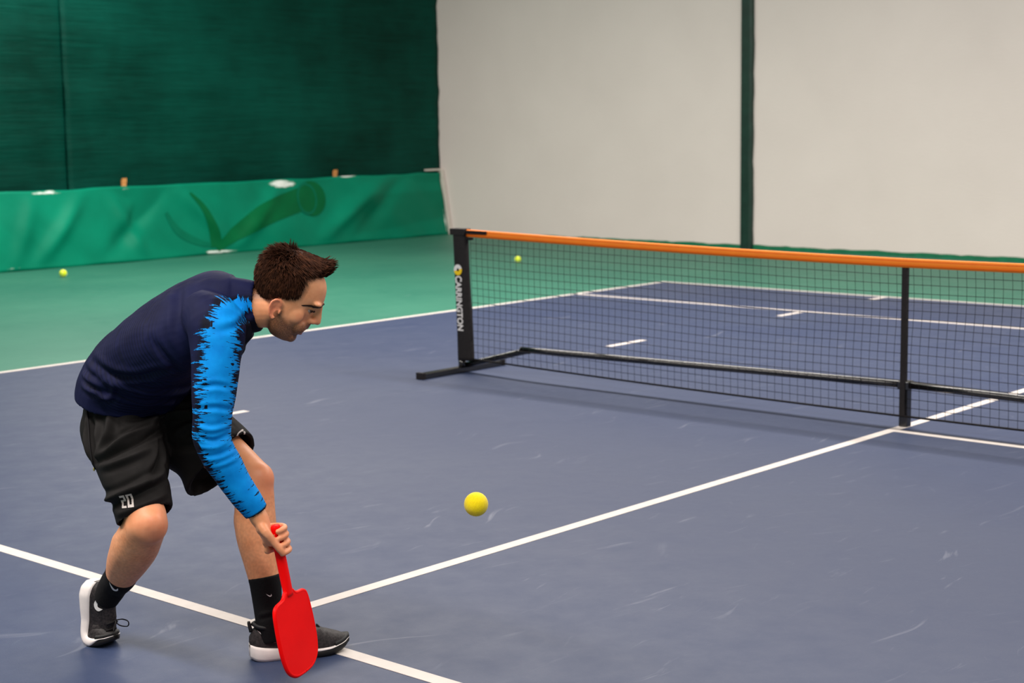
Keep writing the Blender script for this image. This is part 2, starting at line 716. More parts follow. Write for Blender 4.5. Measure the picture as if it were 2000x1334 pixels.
# wooden pegs holding the banner and the white board end
for i, (x, h, tilt) in enumerate(((8.09, 0.95, 0.0), (11.40, 0.945, 0.25))):
    g = Geo()
    g.add(box(-0.03, 0.03, -0.022, 0.0, 0.0, h))
    g.add(box(-0.018, 0.036, -0.024, -0.002, h - 0.03, h + 0.018))
    o = g.obj('wooden_peg', M_WOOD)
    o.location = (x, WY - 0.040, 0)
    o.rotation_euler = (0, 0.0, tilt * 0.2)
    tag(o, ['short wooden peg sticking up behind the banner left of the tick print',
            'short wooden peg sticking up behind the banner above the printed ball'][i], 'peg', 'wooden pegs behind the banner')
g = Geo()
x0, x1 = WX - 0.055, WX - 0.02
v_, f_ = box(x0, x1, 0, 1, 0, 1)
v_ = [(p[0] + (0 if p[1] > 0.5 else 0), WY - (0.03 if p[1] > 0.5 else (0.25 if p[2] < 0.5 else 0.10)), 0.9 * p[2]) for p in v_]
g.add((v_, f_))
g.add(box(WX - 0.33, WX - 0.02, WY - 0.075, WY - 0.03, 0.895, 0.918))
eb = g.obj('end_board', M_BOARD)
tag(eb, 'narrow off-white board closing the banner end in the wall corner', 'board')

# ------------------------------------------------------------------ portable net
M_BLACKM = simple('black_gloss_metal', (16, 15, 16), 0.25, 1.0, 0.1, 20)
M_BLACKF = simple('black_net_fabric', (34, 31, 32), 0.75, 0.25, 0.15, 60, 0.2)
M_CORD = simple('black_net_cord', (22, 20, 22), 0.8, 0.2, 0.1, 60)
M_ORANGE = simple('orange_net_tape', (255, 136, 34), 0.6, 0.3, 0.05, 12)
M_PWHITE = simple('white_print', (226, 224, 222), 0.6, 0.3, 0.03, 20)
M_PYELLOW = simple('yellow_print', (244, 205, 30), 0.6, 0.3, 0.03, 20)
NX = 4.22
PV = 3.075        # post position
net = empty('portable_net', (NX, 0, 0))
tag(net, 'black portable court net with orange top tape and tubular metal frame', 'net')


def tape_z(v):
    """top of the tape: sags from the posts to the middle"""
    t = min(abs(v) / PV, 1)
    return 0.860 + 0.045 * t ** 1.6


for sgn in (1, -1):
    # foot lying on the floor across the net line
    g = Geo()
    g.add(box(-0.37, 0.36, sgn * PV - 0.028, sgn * PV + 0.028, 0.0, 0.036))
    o = g.obj('base_foot', M_BLACKM, net)
    bv = o.modifiers.new('b', 'BEVEL'); bv.width = 0.006; bv.segments = 2
    for e_ in (-0.37, 0.36):
        Geo().add(box(e_ - 0.012, e_ + 0.012, sgn * PV - 0.031, sgn * PV + 0.031, -0.0, 0.040)).obj('end_cap', M_BLACKF, o)
    Geo().add(tube([(0, sgn * PV, 0.03), (0, sgn * (PV + 0.01), 0.5), (0, sgn * (PV + 0.03), 0.90)], 0.019, 14, 3)).obj('post', M_BLACKM, net, True)
    Geo().add(tube([(0, sgn * PV, 0.03), (0, sgn * PV, 0.085)], 0.024, 14)).obj('post_socket', M_BLACKM, net, True)
    # fabric sleeve of the net around the post
    keys = [(0, sgn * (PV - 0.036), 0.078, 0.062, 0.026), (0, sgn * (PV - 0.030), 0.30, 0.058, 0.028), (0, sgn * (PV - 0.016), 0.60, 0.055, 0.027),
            (0, sgn * (PV - 0.006), 0.86, 0.055, 0.027), (0, sgn * (PV - 0.004), 0.90, 0.056, 0.028)]
    sl = Geo().add(loft(keys, (0, 1, 0), 6, 28, 3.2)).obj('post_sleeve', M_BLACKF, net, True)
    # flap and hook-and-loop strap over the tape
    Geo().add(box(-0.032, 0.032, sgn * (PV - 0.062), sgn * (PV + 0.058), 0.868, 0.907)).obj('sleeve_cap', M_BLACKF, net)
    Geo().add(box(-0.020, 0.020, sgn * (PV - 0.235), sgn * (PV - 0.05), 0.878, 0.897)).obj('tape_strap', M_CORD, net)
    Geo().add(box(-0.016, 0.016, sgn * (PV - 0.10), sgn * (PV - 0.05), 0.838, 0.852)).obj('tie_cord', M_CORD, net)
    # rising part and long part of the cross bar
    bar = Geo().add(tube([(0.03, sgn * PV, 0.04), (0.03, sgn * 2.62, 0.158), (0.03, sgn * 2.52, 0.176), (0.03, sgn * 2.40, 0.181), (0.03, 0, 0.216)],
                         0.019, 14, 4)).obj('cross_bar', M_BLACKM, net, True)

# middle support
g = Geo()
g.add(box(0.008, 0.052, -0.024, 0.024, 0.0, 0.200))
g.add(box(0.0, 0.060, -0.032, 0.032, 0.192, 0.236))
o = g.obj('middle_leg', M_BLACKM, net)
bv = o.modifiers.new('b', 'BEVEL'); bv.width = 0.004; bv.segments = 2
Geo().add(box(-0.004, 0.022, -0.014, 0.014, 0.06, 0.815)).obj('centre_strap', M_BLACKF, net)

# orange tape folded over the top cord
nseg = 60
V, F = [], []
for i in range(nseg + 1):
    v = (PV - 0.04) * (1 - 2 * i / nseg)
    z = tape_z(v)
    for dx, dz in ((-0.007, -0.046), (-0.009, -0.022), (-0.007, -0.004), (0, 0), (0.007, -0.004), (0.009, -0.022), (0.007, -0.046)):
        V.append((dx, v, z + dz))
for i in range(nseg):
    for j in range(7):
        a, b = i * 7 + j, i * 7 + (j + 1) % 7
        F.append((a, b, b + 7, a + 7))
tape = mesh_obj('top_tape', V, F, M_ORANGE, net, True)
# stitched seam lines
for dz in (-0.013, -0.036):
    pts = [(-0.0092, (PV - 0.05) * (1 - 2 * i / nseg), tape_z((PV - 0.05) * (1 - 2 * i / nseg)) + dz) for i in range(nseg + 1)]
    Geo().add(tube(pts, 0.0012, 4)).obj('seam', simple('tape_seam', (238, 92, 10), 0.6, 0.3), tape)

# netting: knotted square mesh, real cords
g = Geo()
NV, NH = 126, 17
ve = PV - 0.09


def cord_z(v):
    t = abs(v) / PV
    return 0.058 + 0.034 * t ** 2


def net_pt(a, b):
    """a -1..1 along, b 0..1 up, with slack"""
    v = ve * a
    z0, z1 = cord_z(v), tape_z(v) - 0.04
    z = z0 + (z1 - z0) * b
    z += 0.006 * math.sin(a * 9 + b * 4) * math.sin(math.pi * b)
    x = 0.010 * math.sin(a * 5 + b * 2.5) * math.sin(math.pi * b)
    vv = v + 0.010 * math.sin(b * 5 + a * 3) * math.sin(math.pi * b)
    return (x, vv, z)


def cord(pts, r):
    """light 4-sided cord along a polyline"""
    o = len(g.v)
    for p in pts:
        g.v += [(p[0] - r, p[1], p[2]), (p[0], p[1] - r * 0.7, p[2] - r * 0.7), (p[0] + r, p[1], p[2]), (p[0], p[1] + r * 0.7, p[2] + r * 0.7)]
    for i in range(len(pts) - 1):
        for j in range(4):
            a, b = o + i * 4 + j, o + i * 4 + (j + 1) % 4
            g.f.append((a, b, b + 4, a + 4))


for j in range(1, NH):
    cord([net_pt(-1 + 2 * i / 90, j / NH) for i in range(91)], 0.0022)
for i in range(NV + 1):
    cord([net_pt(-1 + 2 * i / NV, k / 10) for k in range(11)], 0.0018)
mesh_part = g.obj('netting', M_CORD, net)
mesh_part['kind'] = 'stuff'
Geo().add(tube([(0, -ve + 2 * ve * i / 40, cord_z(-ve + 2 * ve * i / 40)) for i in range(41)], 0.0055, 8)).obj('bottom_cord', M_CORD, net, True)


def text_mesh(s, size, extrude=0.0):
    cu = bpy.data.curves.new('txt', 'FONT')
    cu.body = s
    cu.size = size
    cu.extrude = extrude
    cu.offset = size * 0.03
    to = bpy.data.objects.new('txt', cu)
    COL.objects.link(to)
    dg = bpy.context.evaluated_depsgraph_get()
    dg.update()
    me = bpy.data.meshes.new_from_object(to.evaluated_get(dg))
    bpy.data.objects.remove(to)
    bpy.data.curves.remove(cu)
    return me


# lettering reading down the sleeve, letter tops towards the netting
me = text_mesh('CARRINGTON', 0.05, 0.0012)
P = get_v(me)
P[:, 0] -= P[:, 0].min()
P[:, 0] *= 0.345 / P[:, 0].max()
big = P[:, 0] < 0.045
P[:, 1] -= P[:, 1].min()
Hh = P[:, 1].max()
Q = np.zeros_like(P)
zt = 0.612 - P[:, 0]
vc = PV - 0.016 + (0.6 - zt) * -0.040
Q[:, 0] = -0.0285 - P[:, 2]
Q[:, 1] = vc + 0.036 - (P[:, 1] / Hh) * 0.050 * np.where(big, 1.12, 1.0)
Q[:, 2] = zt
set_v(me, Q)
link_mesh('lettering', me, M_PWHITE, net)


def disc(cy, cz, r0, r1, a0, a1, x, n=24):
    V, F = [], []
    for i in range(n + 1):
        a = a0 + (a1 - a0) * i / n
        for rr in (r0, r1):
            V.append((x, cy + rr * math.cos(a), cz + rr * math.sin(a)))
            V.append((x - 0.0015, cy + rr * math.cos(a), cz + rr * math.sin(a)))
    for i in range(n):
        a = i * 4
        F += [(a + 1, a + 5, a + 7, a + 3), (a, a + 1, a + 5, a + 4), (a + 2, a + 6, a + 7, a + 3)]
    return V, F


lc, lz = PV - 0.004, 0.650
Geo().add(disc(lc, lz, 0.010, 0.034, math.radians(-15), math.radians(165), -0.028)).obj('ring_emblem', M_PWHITE, net)
Geo().add(disc(lc, lz, 0.010, 0.034, math.radians(165), math.radians(345), -0.028)).obj('ring_emblem', M_PYELLOW, net)

# ------------------------------------------------------------------ loose balls
def felt(name, rgb):
    k = NT(name)
    o = k.obj()
    n1 = k.noise(o, 300, 3, 0.6)
    c = lin(*rgb)
    k.p('Base Color', k.ramp(n1, [(0.3, tuple(v * 0.85 for v in c[:3])), (0.7, tuple(min(1, v * 1.1) for v in c[:3]))]))
    k.p('Roughness', 0.8)
    k.p('Specular IOR Level', 0.2)
    k.p('Sheen Weight', 0.3)
    k.bump(n1, 0.3, 0.002)
    return k.m


M_FELT = felt('yellow_green_felt', (214, 232, 30))
M_SEAM = simple('ball_seam', (236, 238, 220), 0.7, 0.2)
M_FOAM = felt('yellow_foam', (255, 222, 4))


def seam_curve(r, n=72, b=0.44):
    pts = []
    a = 1 - b
    for i in range(n + 1):
        t = 2 * math.pi * i / n
        p = np.array([a * math.cos(t) + b * math.cos(3 * t), a * math.sin(t) - b * math.sin(3 * t), 2 * math.sqrt(a * b) * math.sin(2 * t)])
        pts.append(nrm(p) * r)
    return pts


def make_ball(name, loc, r, material, label, seam=None):
    o = Geo().add(ball((0, 0, 0), r, None, 32)).obj(name, material, None, True)
    o.location = loc
    o.rotation_euler = (0.6, 0.4, 0.9)
    if seam:
        Geo().add(tube(seam_curve(r * 1.0), 0.0012, 5)).obj('seam', seam, o, True)
    tag(o, label, 'ball')
    return o


make_ball('tennis_ball', (10.43, 8.11, 0.0375), 0.036, M_FELT, 'yellow tennis ball lying on green floor seen through the netting', M_SEAM)
make_ball('tennis_ball', (6.46, 11.0, 0.041), 0.040, M_FELT, 'yellow tennis ball lying on green floor in front of the banner', M_SEAM)

# ------------------------------------------------------------------ person
person = empty('person', (-0.2650, -0.0938, 0), math.radians(-48.1314))
tag(person, 'man in navy and blue top and black shorts lunging low with a red paddle', 'person')
A3 = np.array


def skin_mat():
    k = NT('skin')
    o = k.obj()
    n1 = k.noise(o, 26, 4, 0.6)
    n2 = k.noise(o, 420, 2, 0.6)
    c = k.ramp(n1, [(0.3, lin(226, 150, 104)), (0.7, lin(238, 168, 124))])
    c = k.mix(k.math('MULTIPLY', k.attr('red'), 0.6), c, lin(216, 104, 82))
    hair = k.noise(k.mapping(o, (1, 1, 1)), 330, 2, 0.7)
    st = k.math('MULTIPLY', k.attr('stubble'), k.math('ADD', 0.45, hair), True)
    c = k.mix(k.math('MULTIPLY', st, 0.92), c, lin(60, 35, 26))
    c = k.mix(k.attr('lip'), c, lin(206, 96, 84))
    k.p('Base Color', c)
    k.p('Roughness', 0.48)
    k.p('Specular IOR Level', 0.4)
    k.p('Subsurface Weight', 0.12)
    k.p('Subsurface Radius', (0.012, 0.005, 0.003))
    k.p('Subsurface Scale', 0.6)
    k.bump(n2, 0.12, 0.001)
    return k.m


M_SKIN = skin_mat()

# --- skeleton (metres, person frame: x image-right, y away from the viewer, z up)
R_HIP, R_KNEE, R_ANK = A3([-.235, .10, .715]), A3([-.107, -.16, .435]), A3([-.276, .060, .180])
L_HIP, L_KNEE, L_ANK = A3([-.13, .22, .703]), A3([.184, .0, .526]), A3([.224, -.07, .108])
R_SHO, R_ELB, R_WRI = A3([.132, -.255, 1.0]), A3([.121, -.322, .705]), A3([.228, -.292, .494])
L_SHO, L_ELB, L_WRI = A3([.09, .07, 1.06]), A3([-.13, .25, .885]), A3([-.02, .15, .79])
HO = A3([.292, -.13, 1.052])
HF, HU, HL = A3([.857, 0, -.515]), A3([.515, 0, .857]), A3([0, 1., 0])


def hp(f, y, u):
    return HO + HF * f + HL * y + HU * u


def to_head(P):
    D = P - HO
    return D @ HF, D @ HL, D @ HU


HAX = [HF, HL, HU]
# head levels: u, front, back, half width, jaw taper
LEV = [(-.078, .058, .010, .020, .2), (-.070, .072, .000, .036, .35), (-.055, .078, -.010, .050, .4), (-.036, .079, -.020, .058, .36),
       (-.020, .082, -.030, .063, .3), (.0, .088, -.052, .068, .22), (.022, .091, -.074, .072, .14), (.048, .094, -.091, .0745, .08),
       (.068, .100, -.099, .076, .06), (.09, .0965, -.102, .077, .04), (.112, .088, -.098, .0745, 0), (.130, .073, -.086, .066, 0),
       (.144, .050, -.064, .050, 0), (.151, .018, -.034, .026, 0), (.1535, -.002, -.014, .006, 0)]


def head_surface(th, L):
    u, fr, bk, w, tp = L
    fc, fh = (fr + bk) / 2 - 0.006, (fr - bk) / 2
    c, s = np.cos(th), np.sin(th)
    ce = np.sign(c) * np.abs(c) ** (2 / 2.15)
    se = np.sign(s) * np.abs(s) ** (2 / 2.15)
    f = fc + (fh + 0.006 * np.sign(c)) * ce
    y = w * se * (1 - tp * np.maximum(c, 0) ** 1.3)
    return f, y, u


def head_shell(extra=0.0):
    LS = catmull(LEV, 4)
    n = 56
    th = np.linspace(0, 2 * np.pi, n, endpoint=False)
    V = []
    for L in LS:
        f, y, u = head_surface(th, L)
        V.append(HO + np.outer(f, HF) + np.outer(y, HL) + u * HU)
    R = len(V)
    F = []
    for i in range(R - 1):
        for j in range(n):
            j2 = (j + 1) % n
            F.append((i * n + j, i * n + j2, (i + 1) * n + j2, (i + 1) * n + j))
    P = np.vstack(V)
    b0 = len(P)
    P = np.vstack([P, hp(.035, 0, -.080), hp(-.008, 0, .154)])
    for j in range(n):
        j2 = (j + 1) % n
        F.append((b0, j2, j))
        F.append((b0 + 1, (R - 1) * n + j, (R - 1) * n + j2))
    return P, F


def hball(f, y, u, r, n=16):
    return ball(hp(f, y, u), r, HAX, n)


bg_ = Geo()
bg_.add(head_shell())
for s in (-1, 1):
    bg_.add(hball(.0885, s * .026, .0645, (.0145, .027, .0085)))          # brow ridge
    bg_.add(hball(.042, s * .0480, .012, (.034, .0165, .030)))          # cheek
    bg_.add(hball(.099, s * .0115, .011, (.012, .0075, .0085)))       # nostril wing
    bg_.add(hball(.074, s * .022, -.018, (.022, .024, .022)))         # cheek by the mouth
    bg_.add(hball(.0805, s * .031, .0490, (.0125, .0155, .0095)))        # upper lid
    # ear: plate and rim
    bg_.add(ball(hp(-.0095, s * .0790, .003), (.0125, .0045, .0245), [HF + HL * (-.32 * s), HL + HF * (.32 * s), HU]))
    rim = [hp(f_, s * y_, u_) for f_, y_, u_ in ((.004, .0745, .012), (.003, .0775, .022), (-.005, .0815, .0295), (-.0145, .0855, .0275), (-.0215, .088, .0175), (-.0215, .088, .004),
                                                 (-.0165, .0860, -.010), (-.0095, .0825, -.0210), (-.002, .0785, -.0265), (.003, .0755, -.0220))]
    bg_.add(tube(rim, 0.0038, 8, 3))
    bg_.add(hball(.002, s * .078, -.024, (.006, .004, .008)))         # lobe
    bg_.add(hball(.010, s * .075, -.002, (.005, .004, .008)))         # tragus
bg_.add(loft([(*hp(.0905, 0, .066), .0095, .012), (*hp(.0955, 0, .0505), .0085, .0125), (*hp(.1020, 0, .034), .0095, .0125), (*hp(.1085, 0, .018), .0125, .0115), (*hp(.103, 0, .008), .011, .006)], HL, 4, 16))
bg_.add(hball(.1115, 0, .0165, (.0105, .0115, .0095)))                # nose tip
bg_.add(hball(.086, 0, -.003, (.014, .022, .012)))                    # upper lip body
bg_.add(hball(.0885, 0, -.0135, (.011, .024, .0068)))                 # upper lip
bg_.add(hball(.0805, 0, -.0355, (.0115, .020, .0070)))                # lower lip
bg_.add(hball(.0665, 0, -.058, (.0165, .024, .017)))                  # chin
bg_.add(hball(.03, 0, -.052, (.04, .045, .026)))                      # under jaw
# neck
bg_.add(loft([(*hp(.005, 0, .0), .060, .060), (.262, -.13, 1.052, .056, .058), (.225, -.128, 1.052, .055, .060), (.17, -.12, 1.055, .065, .068), (.10, -.09, 1.04, .11, .09)], HL, 4, 24))
# torso
bg_.add(loft([(-.19, .16, .66, .125, .090), (-.185, .14, .77, .120, .085), (-.15, .09, .85, .118, .080), (-.075, .02, .93, .130, .085),
              (.01, -.04, .99, .155, .103), (.10, -.09, 1.035, .140, .090)],
             [(-.67, -.74, 0), (-.67, -.74, 0), (-.5, -.85, 0), (-.3, -.93, -.1), (-.1, -.95, -.2), (.1, -.95, -.25)], 4, 28))
# arms
for S_, E_, W_ in ((R_SHO, R_ELB, R_WRI), (L_SHO, L_ELB, L_WRI)):
    bg_.add(tube([S_ + nrm(A3([.08, -.09, 1.03]) - S_) * .03, S_ * .6 + E_ * .4, E_], [.055, .046, .038], 16, 4))
    bg_.add(tube([E_, E_ * .7 + W_ * .3, E_ * .35 + W_ * .65, W_], [.038, .039, .031, .0265], 16, 4))
    bg_.add(ball(E_, .039))
# right leg (pushing off, knee towards the viewer)
bg_.add(loft([(*R_HIP, .088, .088), (-.195, .02, .62, .080, .080), (-.142, -.088, .503, .058, .058), (*(R_KNEE + A3([-.004, .008, .010])), .060, .060), (*(R_KNEE + A3([.012, -.024, -.026])), .046, .046)], (1, 0, 0), 5, 24))
bg_.add(loft([(*(R_KNEE + A3([.0, -.004, .004])), .060, .060), (-.138, -.118, .388, .066, .066), (-.166, -.078, .342, .070, .068), (-.202, -.030, .284, .062, .060), (-.236, .014, .227, .046, .046), (*R_ANK, .035, .036),
              (-.295, .074, .150, .034, .036)], (1, 0, .5), 5, 24))
bg_.add(ball(R_KNEE + A3([.002, -.004, -.004]), (.060, .060, .060)))
bg_.add(ball(R_KNEE + A3([.014, -.022, .004]), (.044, .044, .046)))
bg_.add(ball((-.188, -.062, .350), (.052, .060, .050)))
# left leg (front)
bg_.add(loft([(*L_HIP, .088, .088), (.0, .13, .635, .078, .078), (.10, .06, .575, .066, .066), (*(L_KNEE - A3([.03, -.02, -.014])), .060, .060), (*(L_KNEE + A3([.012, -.010, -.006])), .052, .052)], (0, 0, 1), 5, 24))
bg_.add(loft([(*(L_KNEE + A3([-.004, 0, .0])), .056, .056), (.180, -.012, .45, .060, .058), (.184, -.028, .37, .062, .060), (.200, -.044, .28, .053, .052), (.214, -.06, .19, .042, .042), (*L_ANK, .036, .038),
              (.225, -.065, .05, .038, .04)], (1, 0, 0), 5, 24))
bg_.add(ball(L_KNEE + A3([.012, -.008, .0]), (.046, .046, .052)))
bg_.add(ball((.160, -.022, .405), (.044, .05, .07)))
bg_.add(ball((.30, -.045, .045), (.09, .035, .025), [(.94, .34, 0), (-.34, .94, 0), (0, 0, 1)]))

# hands
GA = nrm([.165, 0, -.986])                      # paddle axis, pointing to the blade
GC = A3([.284, -.291, .418])                    # middle of the grip
GN = nrm(A3([1., 0, 0]) - GA * GA[0])           # image right
GY = A3([0, 1., 0])


def gp_(phi, r, along):
    a = math.radians(phi)
    return GC + GN * (r * math.cos(a)) + GY * (r * math.sin(a)) + GA * along


def hand_right():
    bg_.add(loft([(*R_WRI, .024, .026), (.236, -.291, .478, .026, .031), (.246, -.284, .452, .021, .041), (.252, -.276, .425, .017, .043), (.258, -.268, .410, .013, .040)],
                 [(0.9, .3, .3)] * 5, 4, 20))
    for k, (al, sc) in enumerate(((.034, 1.0), (.012, 1.04), (-.010, 1.0), (-.030, .84))):
        pts = [gp_(168, .034, al - .004), gp_(118, .036, al), gp_(62, .033 * sc, al + .002), gp_(8, .0275, al + .004), gp_(-48, .0245, al + .006), gp_(-80, .024, al + .006)]
        bg_.add(tube(pts, [.0105, .0102, .0096, .0090, .0084, .0062], 10, 3))
        bg_.add(ball(pts[0], .0118))
    th = [A3([.243, -.308, .463]), A3([.258, -.325, .446]), gp_(-100, .030, .002), gp_(-72, .0275, .030), gp_(-58, .0265, .046)]
    bg_.add(tube(th, [.015, .0140, .0112, .0100, .0070], 10, 4))
    bg_.add(ball((.247, -.305, .455), (.020, .018, .026)))


def hand_left():
    d = nrm(L_WRI - L_ELB)
    up = nrm(A3([0.3, -.2, 1.0]) - d * (A3([0.3, -.2, 1.0]) @ d))
    sd = np.cross(d, up)
    W = L_WRI
    bg_.add(loft([(*W, .027, .020), (*(W + d * .03), .033, .018), (*(W + d * .07), .041, .016), (*(W + d * .095), .040, .013)], up, 4, 18))
    for k, ln in enumerate((.072, .080, .074, .058)):
        b = W + d * .090 + up * (.030 - .020 * k)
        p1 = b + d * ln * .45 + sd * .006
        p2 = p1 + nrm(d + sd * .7) * ln * .32
        p3 = p2 + nrm(d * .5 + sd) * ln * .26
        bg_.add(tube([b, p1, p2, p3], [.0098, .0092, .0085, .0068], 10, 3))
    t0 = W + d * .028 + up * .024
    bg_.add(tube([t0, t0 + nrm(d + up * .7 + sd * .3) * .035, t0 + nrm(d + up * .45 + sd * .5) * .066, t0 + nrm(d + up * .3 + sd * .6) * .088], [.0135, .0120, .0098, .0072], 10, 3))


hand_right()
hand_left()
body_me = remesh(bg_, 0.0034, 3, 0.5)
P = get_v(body_me)
Nn = get_n(body_me)
f, y, u = to_head(P)
# eye sockets, nostrils, ear hollow, mouth line
disp = np.zeros(len(P))
for s in (-1, 1):
    disp -= 0.0035 * np.exp(-((y - s * .031) / .015) ** 2 - ((u - .0375) / .0055) ** 2) * sstep(.06, .075, f)
    disp -= 0.0030 * np.exp(-((y - s * .020) / .007) ** 2 - ((u - .046) / .010) ** 2) * sstep(.075, .085, f)
    disp -= 0.0055 * np.exp(-((f + .006) / .0065) ** 2 - ((u - .001) / .012) ** 2) * sstep(.072, .078, s * y)
    disp -= 0.0030 * np.exp(-((f - .100) / .006) ** 2 - ((u - .0045) / .003) ** 2 - ((y - s * .007) / .004) ** 2)
mouth = np.exp(-((u + .0245 + 0.10 * np.abs(y)) / .0042) ** 2) * (np.abs(y) < .028) * sstep(.055, .065, f)
disp -= 0.010 * mouth
P = P + Nn * disp[:, None]
set_v(body_me, P)

# even out the joints of the legs
ed = np.zeros(len(body_me.edges) * 2, dtype=np.int64)
body_me.edges.foreach_get('vertices', ed)
ed = ed.reshape(-1, 2)
deg = np.bincount(ed.ravel(), minlength=len(P)).astype(float)[:, None]
msk = (sstep(.64, .60, P[:, 2]) * sstep(.10, .14, np.linalg.norm(P - GC, axis=1)))[:, None] * .6
for it in range(26):
    acc = np.zeros_like(P)
    for c_ in range(3):
        acc[:, c_] = np.bincount(ed[:, 0], P[ed[:, 1], c_], len(P)) + np.bincount(ed[:, 1], P[ed[:, 0], c_], len(P))
    P = P + (acc / deg - P) * msk
set_v(body_me, P)

# colour attributes of the skin itself (beard, hair fade, lips, ruddy areas)
BEARD = [(.012, .018), (.022, -.006), (.045, -.020), (.070, -.010), (.086, .004), (.103, .006), (.106, -.010), (.10, -.03), (.095, -.05), (.08, -.085), (.03, -.095), (.0, -.075), (-.012, -.04), (.0, -.01)]
HAIRP = [(.082, .136), (.046, .130), (.0245, .118), (.036, .084), (.032, .064), (.012, .052), (-.016, .040), (-.036, .024), (-.058, .0110), (-.078, .000), (-.11, -.010), (-.2, -.01), (-.2, .3), (.2, .3), (.12, .136)]
bd = in_poly(f, u, BEARD)
headm = (np.abs(y) < .12) & (u > -.12) & (f > -.13) & (f < .16) & (P[:, 2] > .93)
stub = sstep(-.008, .010, bd) * headm * 0.85
stub = np.maximum(stub, 0.95 * headm * np.exp(-((u + .001) / .0065) ** 2) * sstep(.083, .090, f) * (np.abs(y) < .028))   # moustache
stub = np.maximum(stub, 0.78 * headm * np.exp(-((u + .060) / .022) ** 2) * sstep(.040, .060, f))                          # chin
hd = in_poly(f, u, HAIRP)
fade = headm * sstep(-.024, .002, hd) * (f < .05)
stub = np.maximum(stub, fade * 0.85)
earm = sstep(1.25, .95, ((u - .002) / .031) ** 2 + ((f + .009) / .018) ** 2) * sstep(.0725, .0765, np.abs(y))
stub *= 1 - earm
stub = np.where(headm, stub, 0)
hl, _, _ = poly_dist(P, [R_KNEE + A3([-.04, .05, -.05]), R_ANK])
h2, _, _ = poly_dist(P, [L_KNEE + A3([0, 0, -.1]), L_ANK])
nz_ = np.array([mnoise.noise(Vector(p) * 140) for p in P])
leg = ((hl < .09) | (h2 < .09)) & (P[:, 2] < .48)
stub = np.maximum(stub, leg * np.clip(nz_ * 0.22 + .08, 0, .16))
red = np.zeros(len(P))
red = np.maximum(red, headm * earm * .75)
red = np.maximum(red, headm * .55 * np.exp(-((f - .108) / .012) ** 2 - ((u - .015) / .013) ** 2))
red = np.maximum(red, headm * .4 * np.exp(-((f - .07) / .02) ** 2 - ((u - .01) / .02) ** 2))
for kn in (R_KNEE + A3([.02, -.03, 0]), L_KNEE + A3([.03, -.02, .0])):
    red = np.maximum(red, .7 * np.exp(-(np.linalg.norm(P - kn, axis=1) / .055) ** 2))
red = np.maximum(red, .45 * np.exp(-(np.linalg.norm(P - GC, axis=1) / .06) ** 2))
lip = headm * (np.abs(y) < .022) * (np.exp(-((u + .0175) / .0035) ** 2) + np.exp(-((u + .034) / .005) ** 2)) * sstep(.074, .080, f) * .8
set_attr(body_me, 'stubble', stub)
set_attr(body_me, 'red', red)
set_attr(body_me, 'lip', np.clip(lip, 0, 1))
body = link_mesh('body', body_me, M_SKIN, person)

# eyes, lashes, brows
M_EYE = simple('eye_white', (176, 160, 150), 0.25, 0.5, 0.02)
M_IRIS = simple('dark_iris', (40, 26, 18), 0.2, 0.5, 0.05)
M_BROW = simple('brow_hair', (44, 27, 20), 0.7, 0.2, 0.3, 300)
for s in (-1, 1):
    e = Geo().add(ball(hp(.0750, s * .0300, .0420), .0108, None, 16)).obj('eye', M_EYE, person, True)
    Geo().add(ball(hp(.0840, s * .0312, .0385), (.0030, .0062, .0046), HAX, 12)).obj('iris', M_IRIS, e, True)
    pts = [hp(.0800, s * .0440, .0400), hp(.0878, s * .0385, .0408), hp(.0918, s * .0300, .0415), hp(.0905, s * .0215, .0425)]
    Geo().add(tube(pts, [.0012, .0022, .0022, .0012], 6, 3)).obj('eyelashes', M_BROW, e, True)
    g = Geo()
    bvb = bvh_of(body_me) if s < 0 else bvb
    for i in range(230):
        t = random.random()
        yy = s * (.012 + .047 * t)
        ff = .1050 - 20 * max(0, abs(yy) - .014) ** 2
        uu = .0640 + .003 * math.sin(t * 2.6) - .019 * t + random.uniform(-.0040, .0040) * (1.15 - t)
        d = HL * s * (1 - .75 * t) + HU * (.1 - .45 * t) - HF * 1.1 * t
        an = math.radians(9 + 50 * t)
        rd = HF * math.cos(an) + HL * s * math.sin(an)
        hit = bvb.ray_cast(Vector(hp(.025, 0, uu) + rd * .13), Vector(-rd), .12)[0]
        b = A3(hit) + rd * .0006 if hit is not None else hp(ff - .0035, yy, uu)
        g.add(tube([b, b + nrm(d) * .005 + rd * .0016, b + nrm(d) * .010 + rd * .0010], [.0014, .0013, .0003], 4))
    g.obj('eyebrow', M_BROW, person)

# hair: close cap and many combed locks
def hair_mat():
    k = NT('brown_hair')
    o = k.obj()
    n1 = k.noise(o, 70, 4, 0.6)
    k.p('Base Color', k.ramp(n1, [(0.3, lin(36, 20, 14)), (0.55, lin(62, 36, 24)), (0.75, lin(94, 56, 36))]))
    k.p('Roughness', 0.7)
    k.p('Specular IOR Level', 0.08)
    return k.m


M_HAIR = hair_mat()
hg = Geo()
LS = catmull(LEV, 6)
nth = 96
ths = np.linspace(0, 2 * np.pi, nth, endpoint=False)
HP3, HIN = [], []
cen = A3([-.008, 0, .06])
for L in LS:
    ff, yy, uu = head_surface(ths, L)
    uu = np.full(nth, uu)
    ins = in_poly(ff, uu, HAIRP)
    HP3.append(np.stack([ff, yy, uu], 1))
    HIN.append(ins)
HP3, HIN = np.array(HP3), np.array(HIN)


def hair_len(f, u):
    top = sstep(.085, .135, u)
    front = sstep(.0, .06, f) * sstep(.10, .13, u)
    return .007 + .011 * sstep(.0, .03, u) * (1 - top) + .018 * top + .010 * front


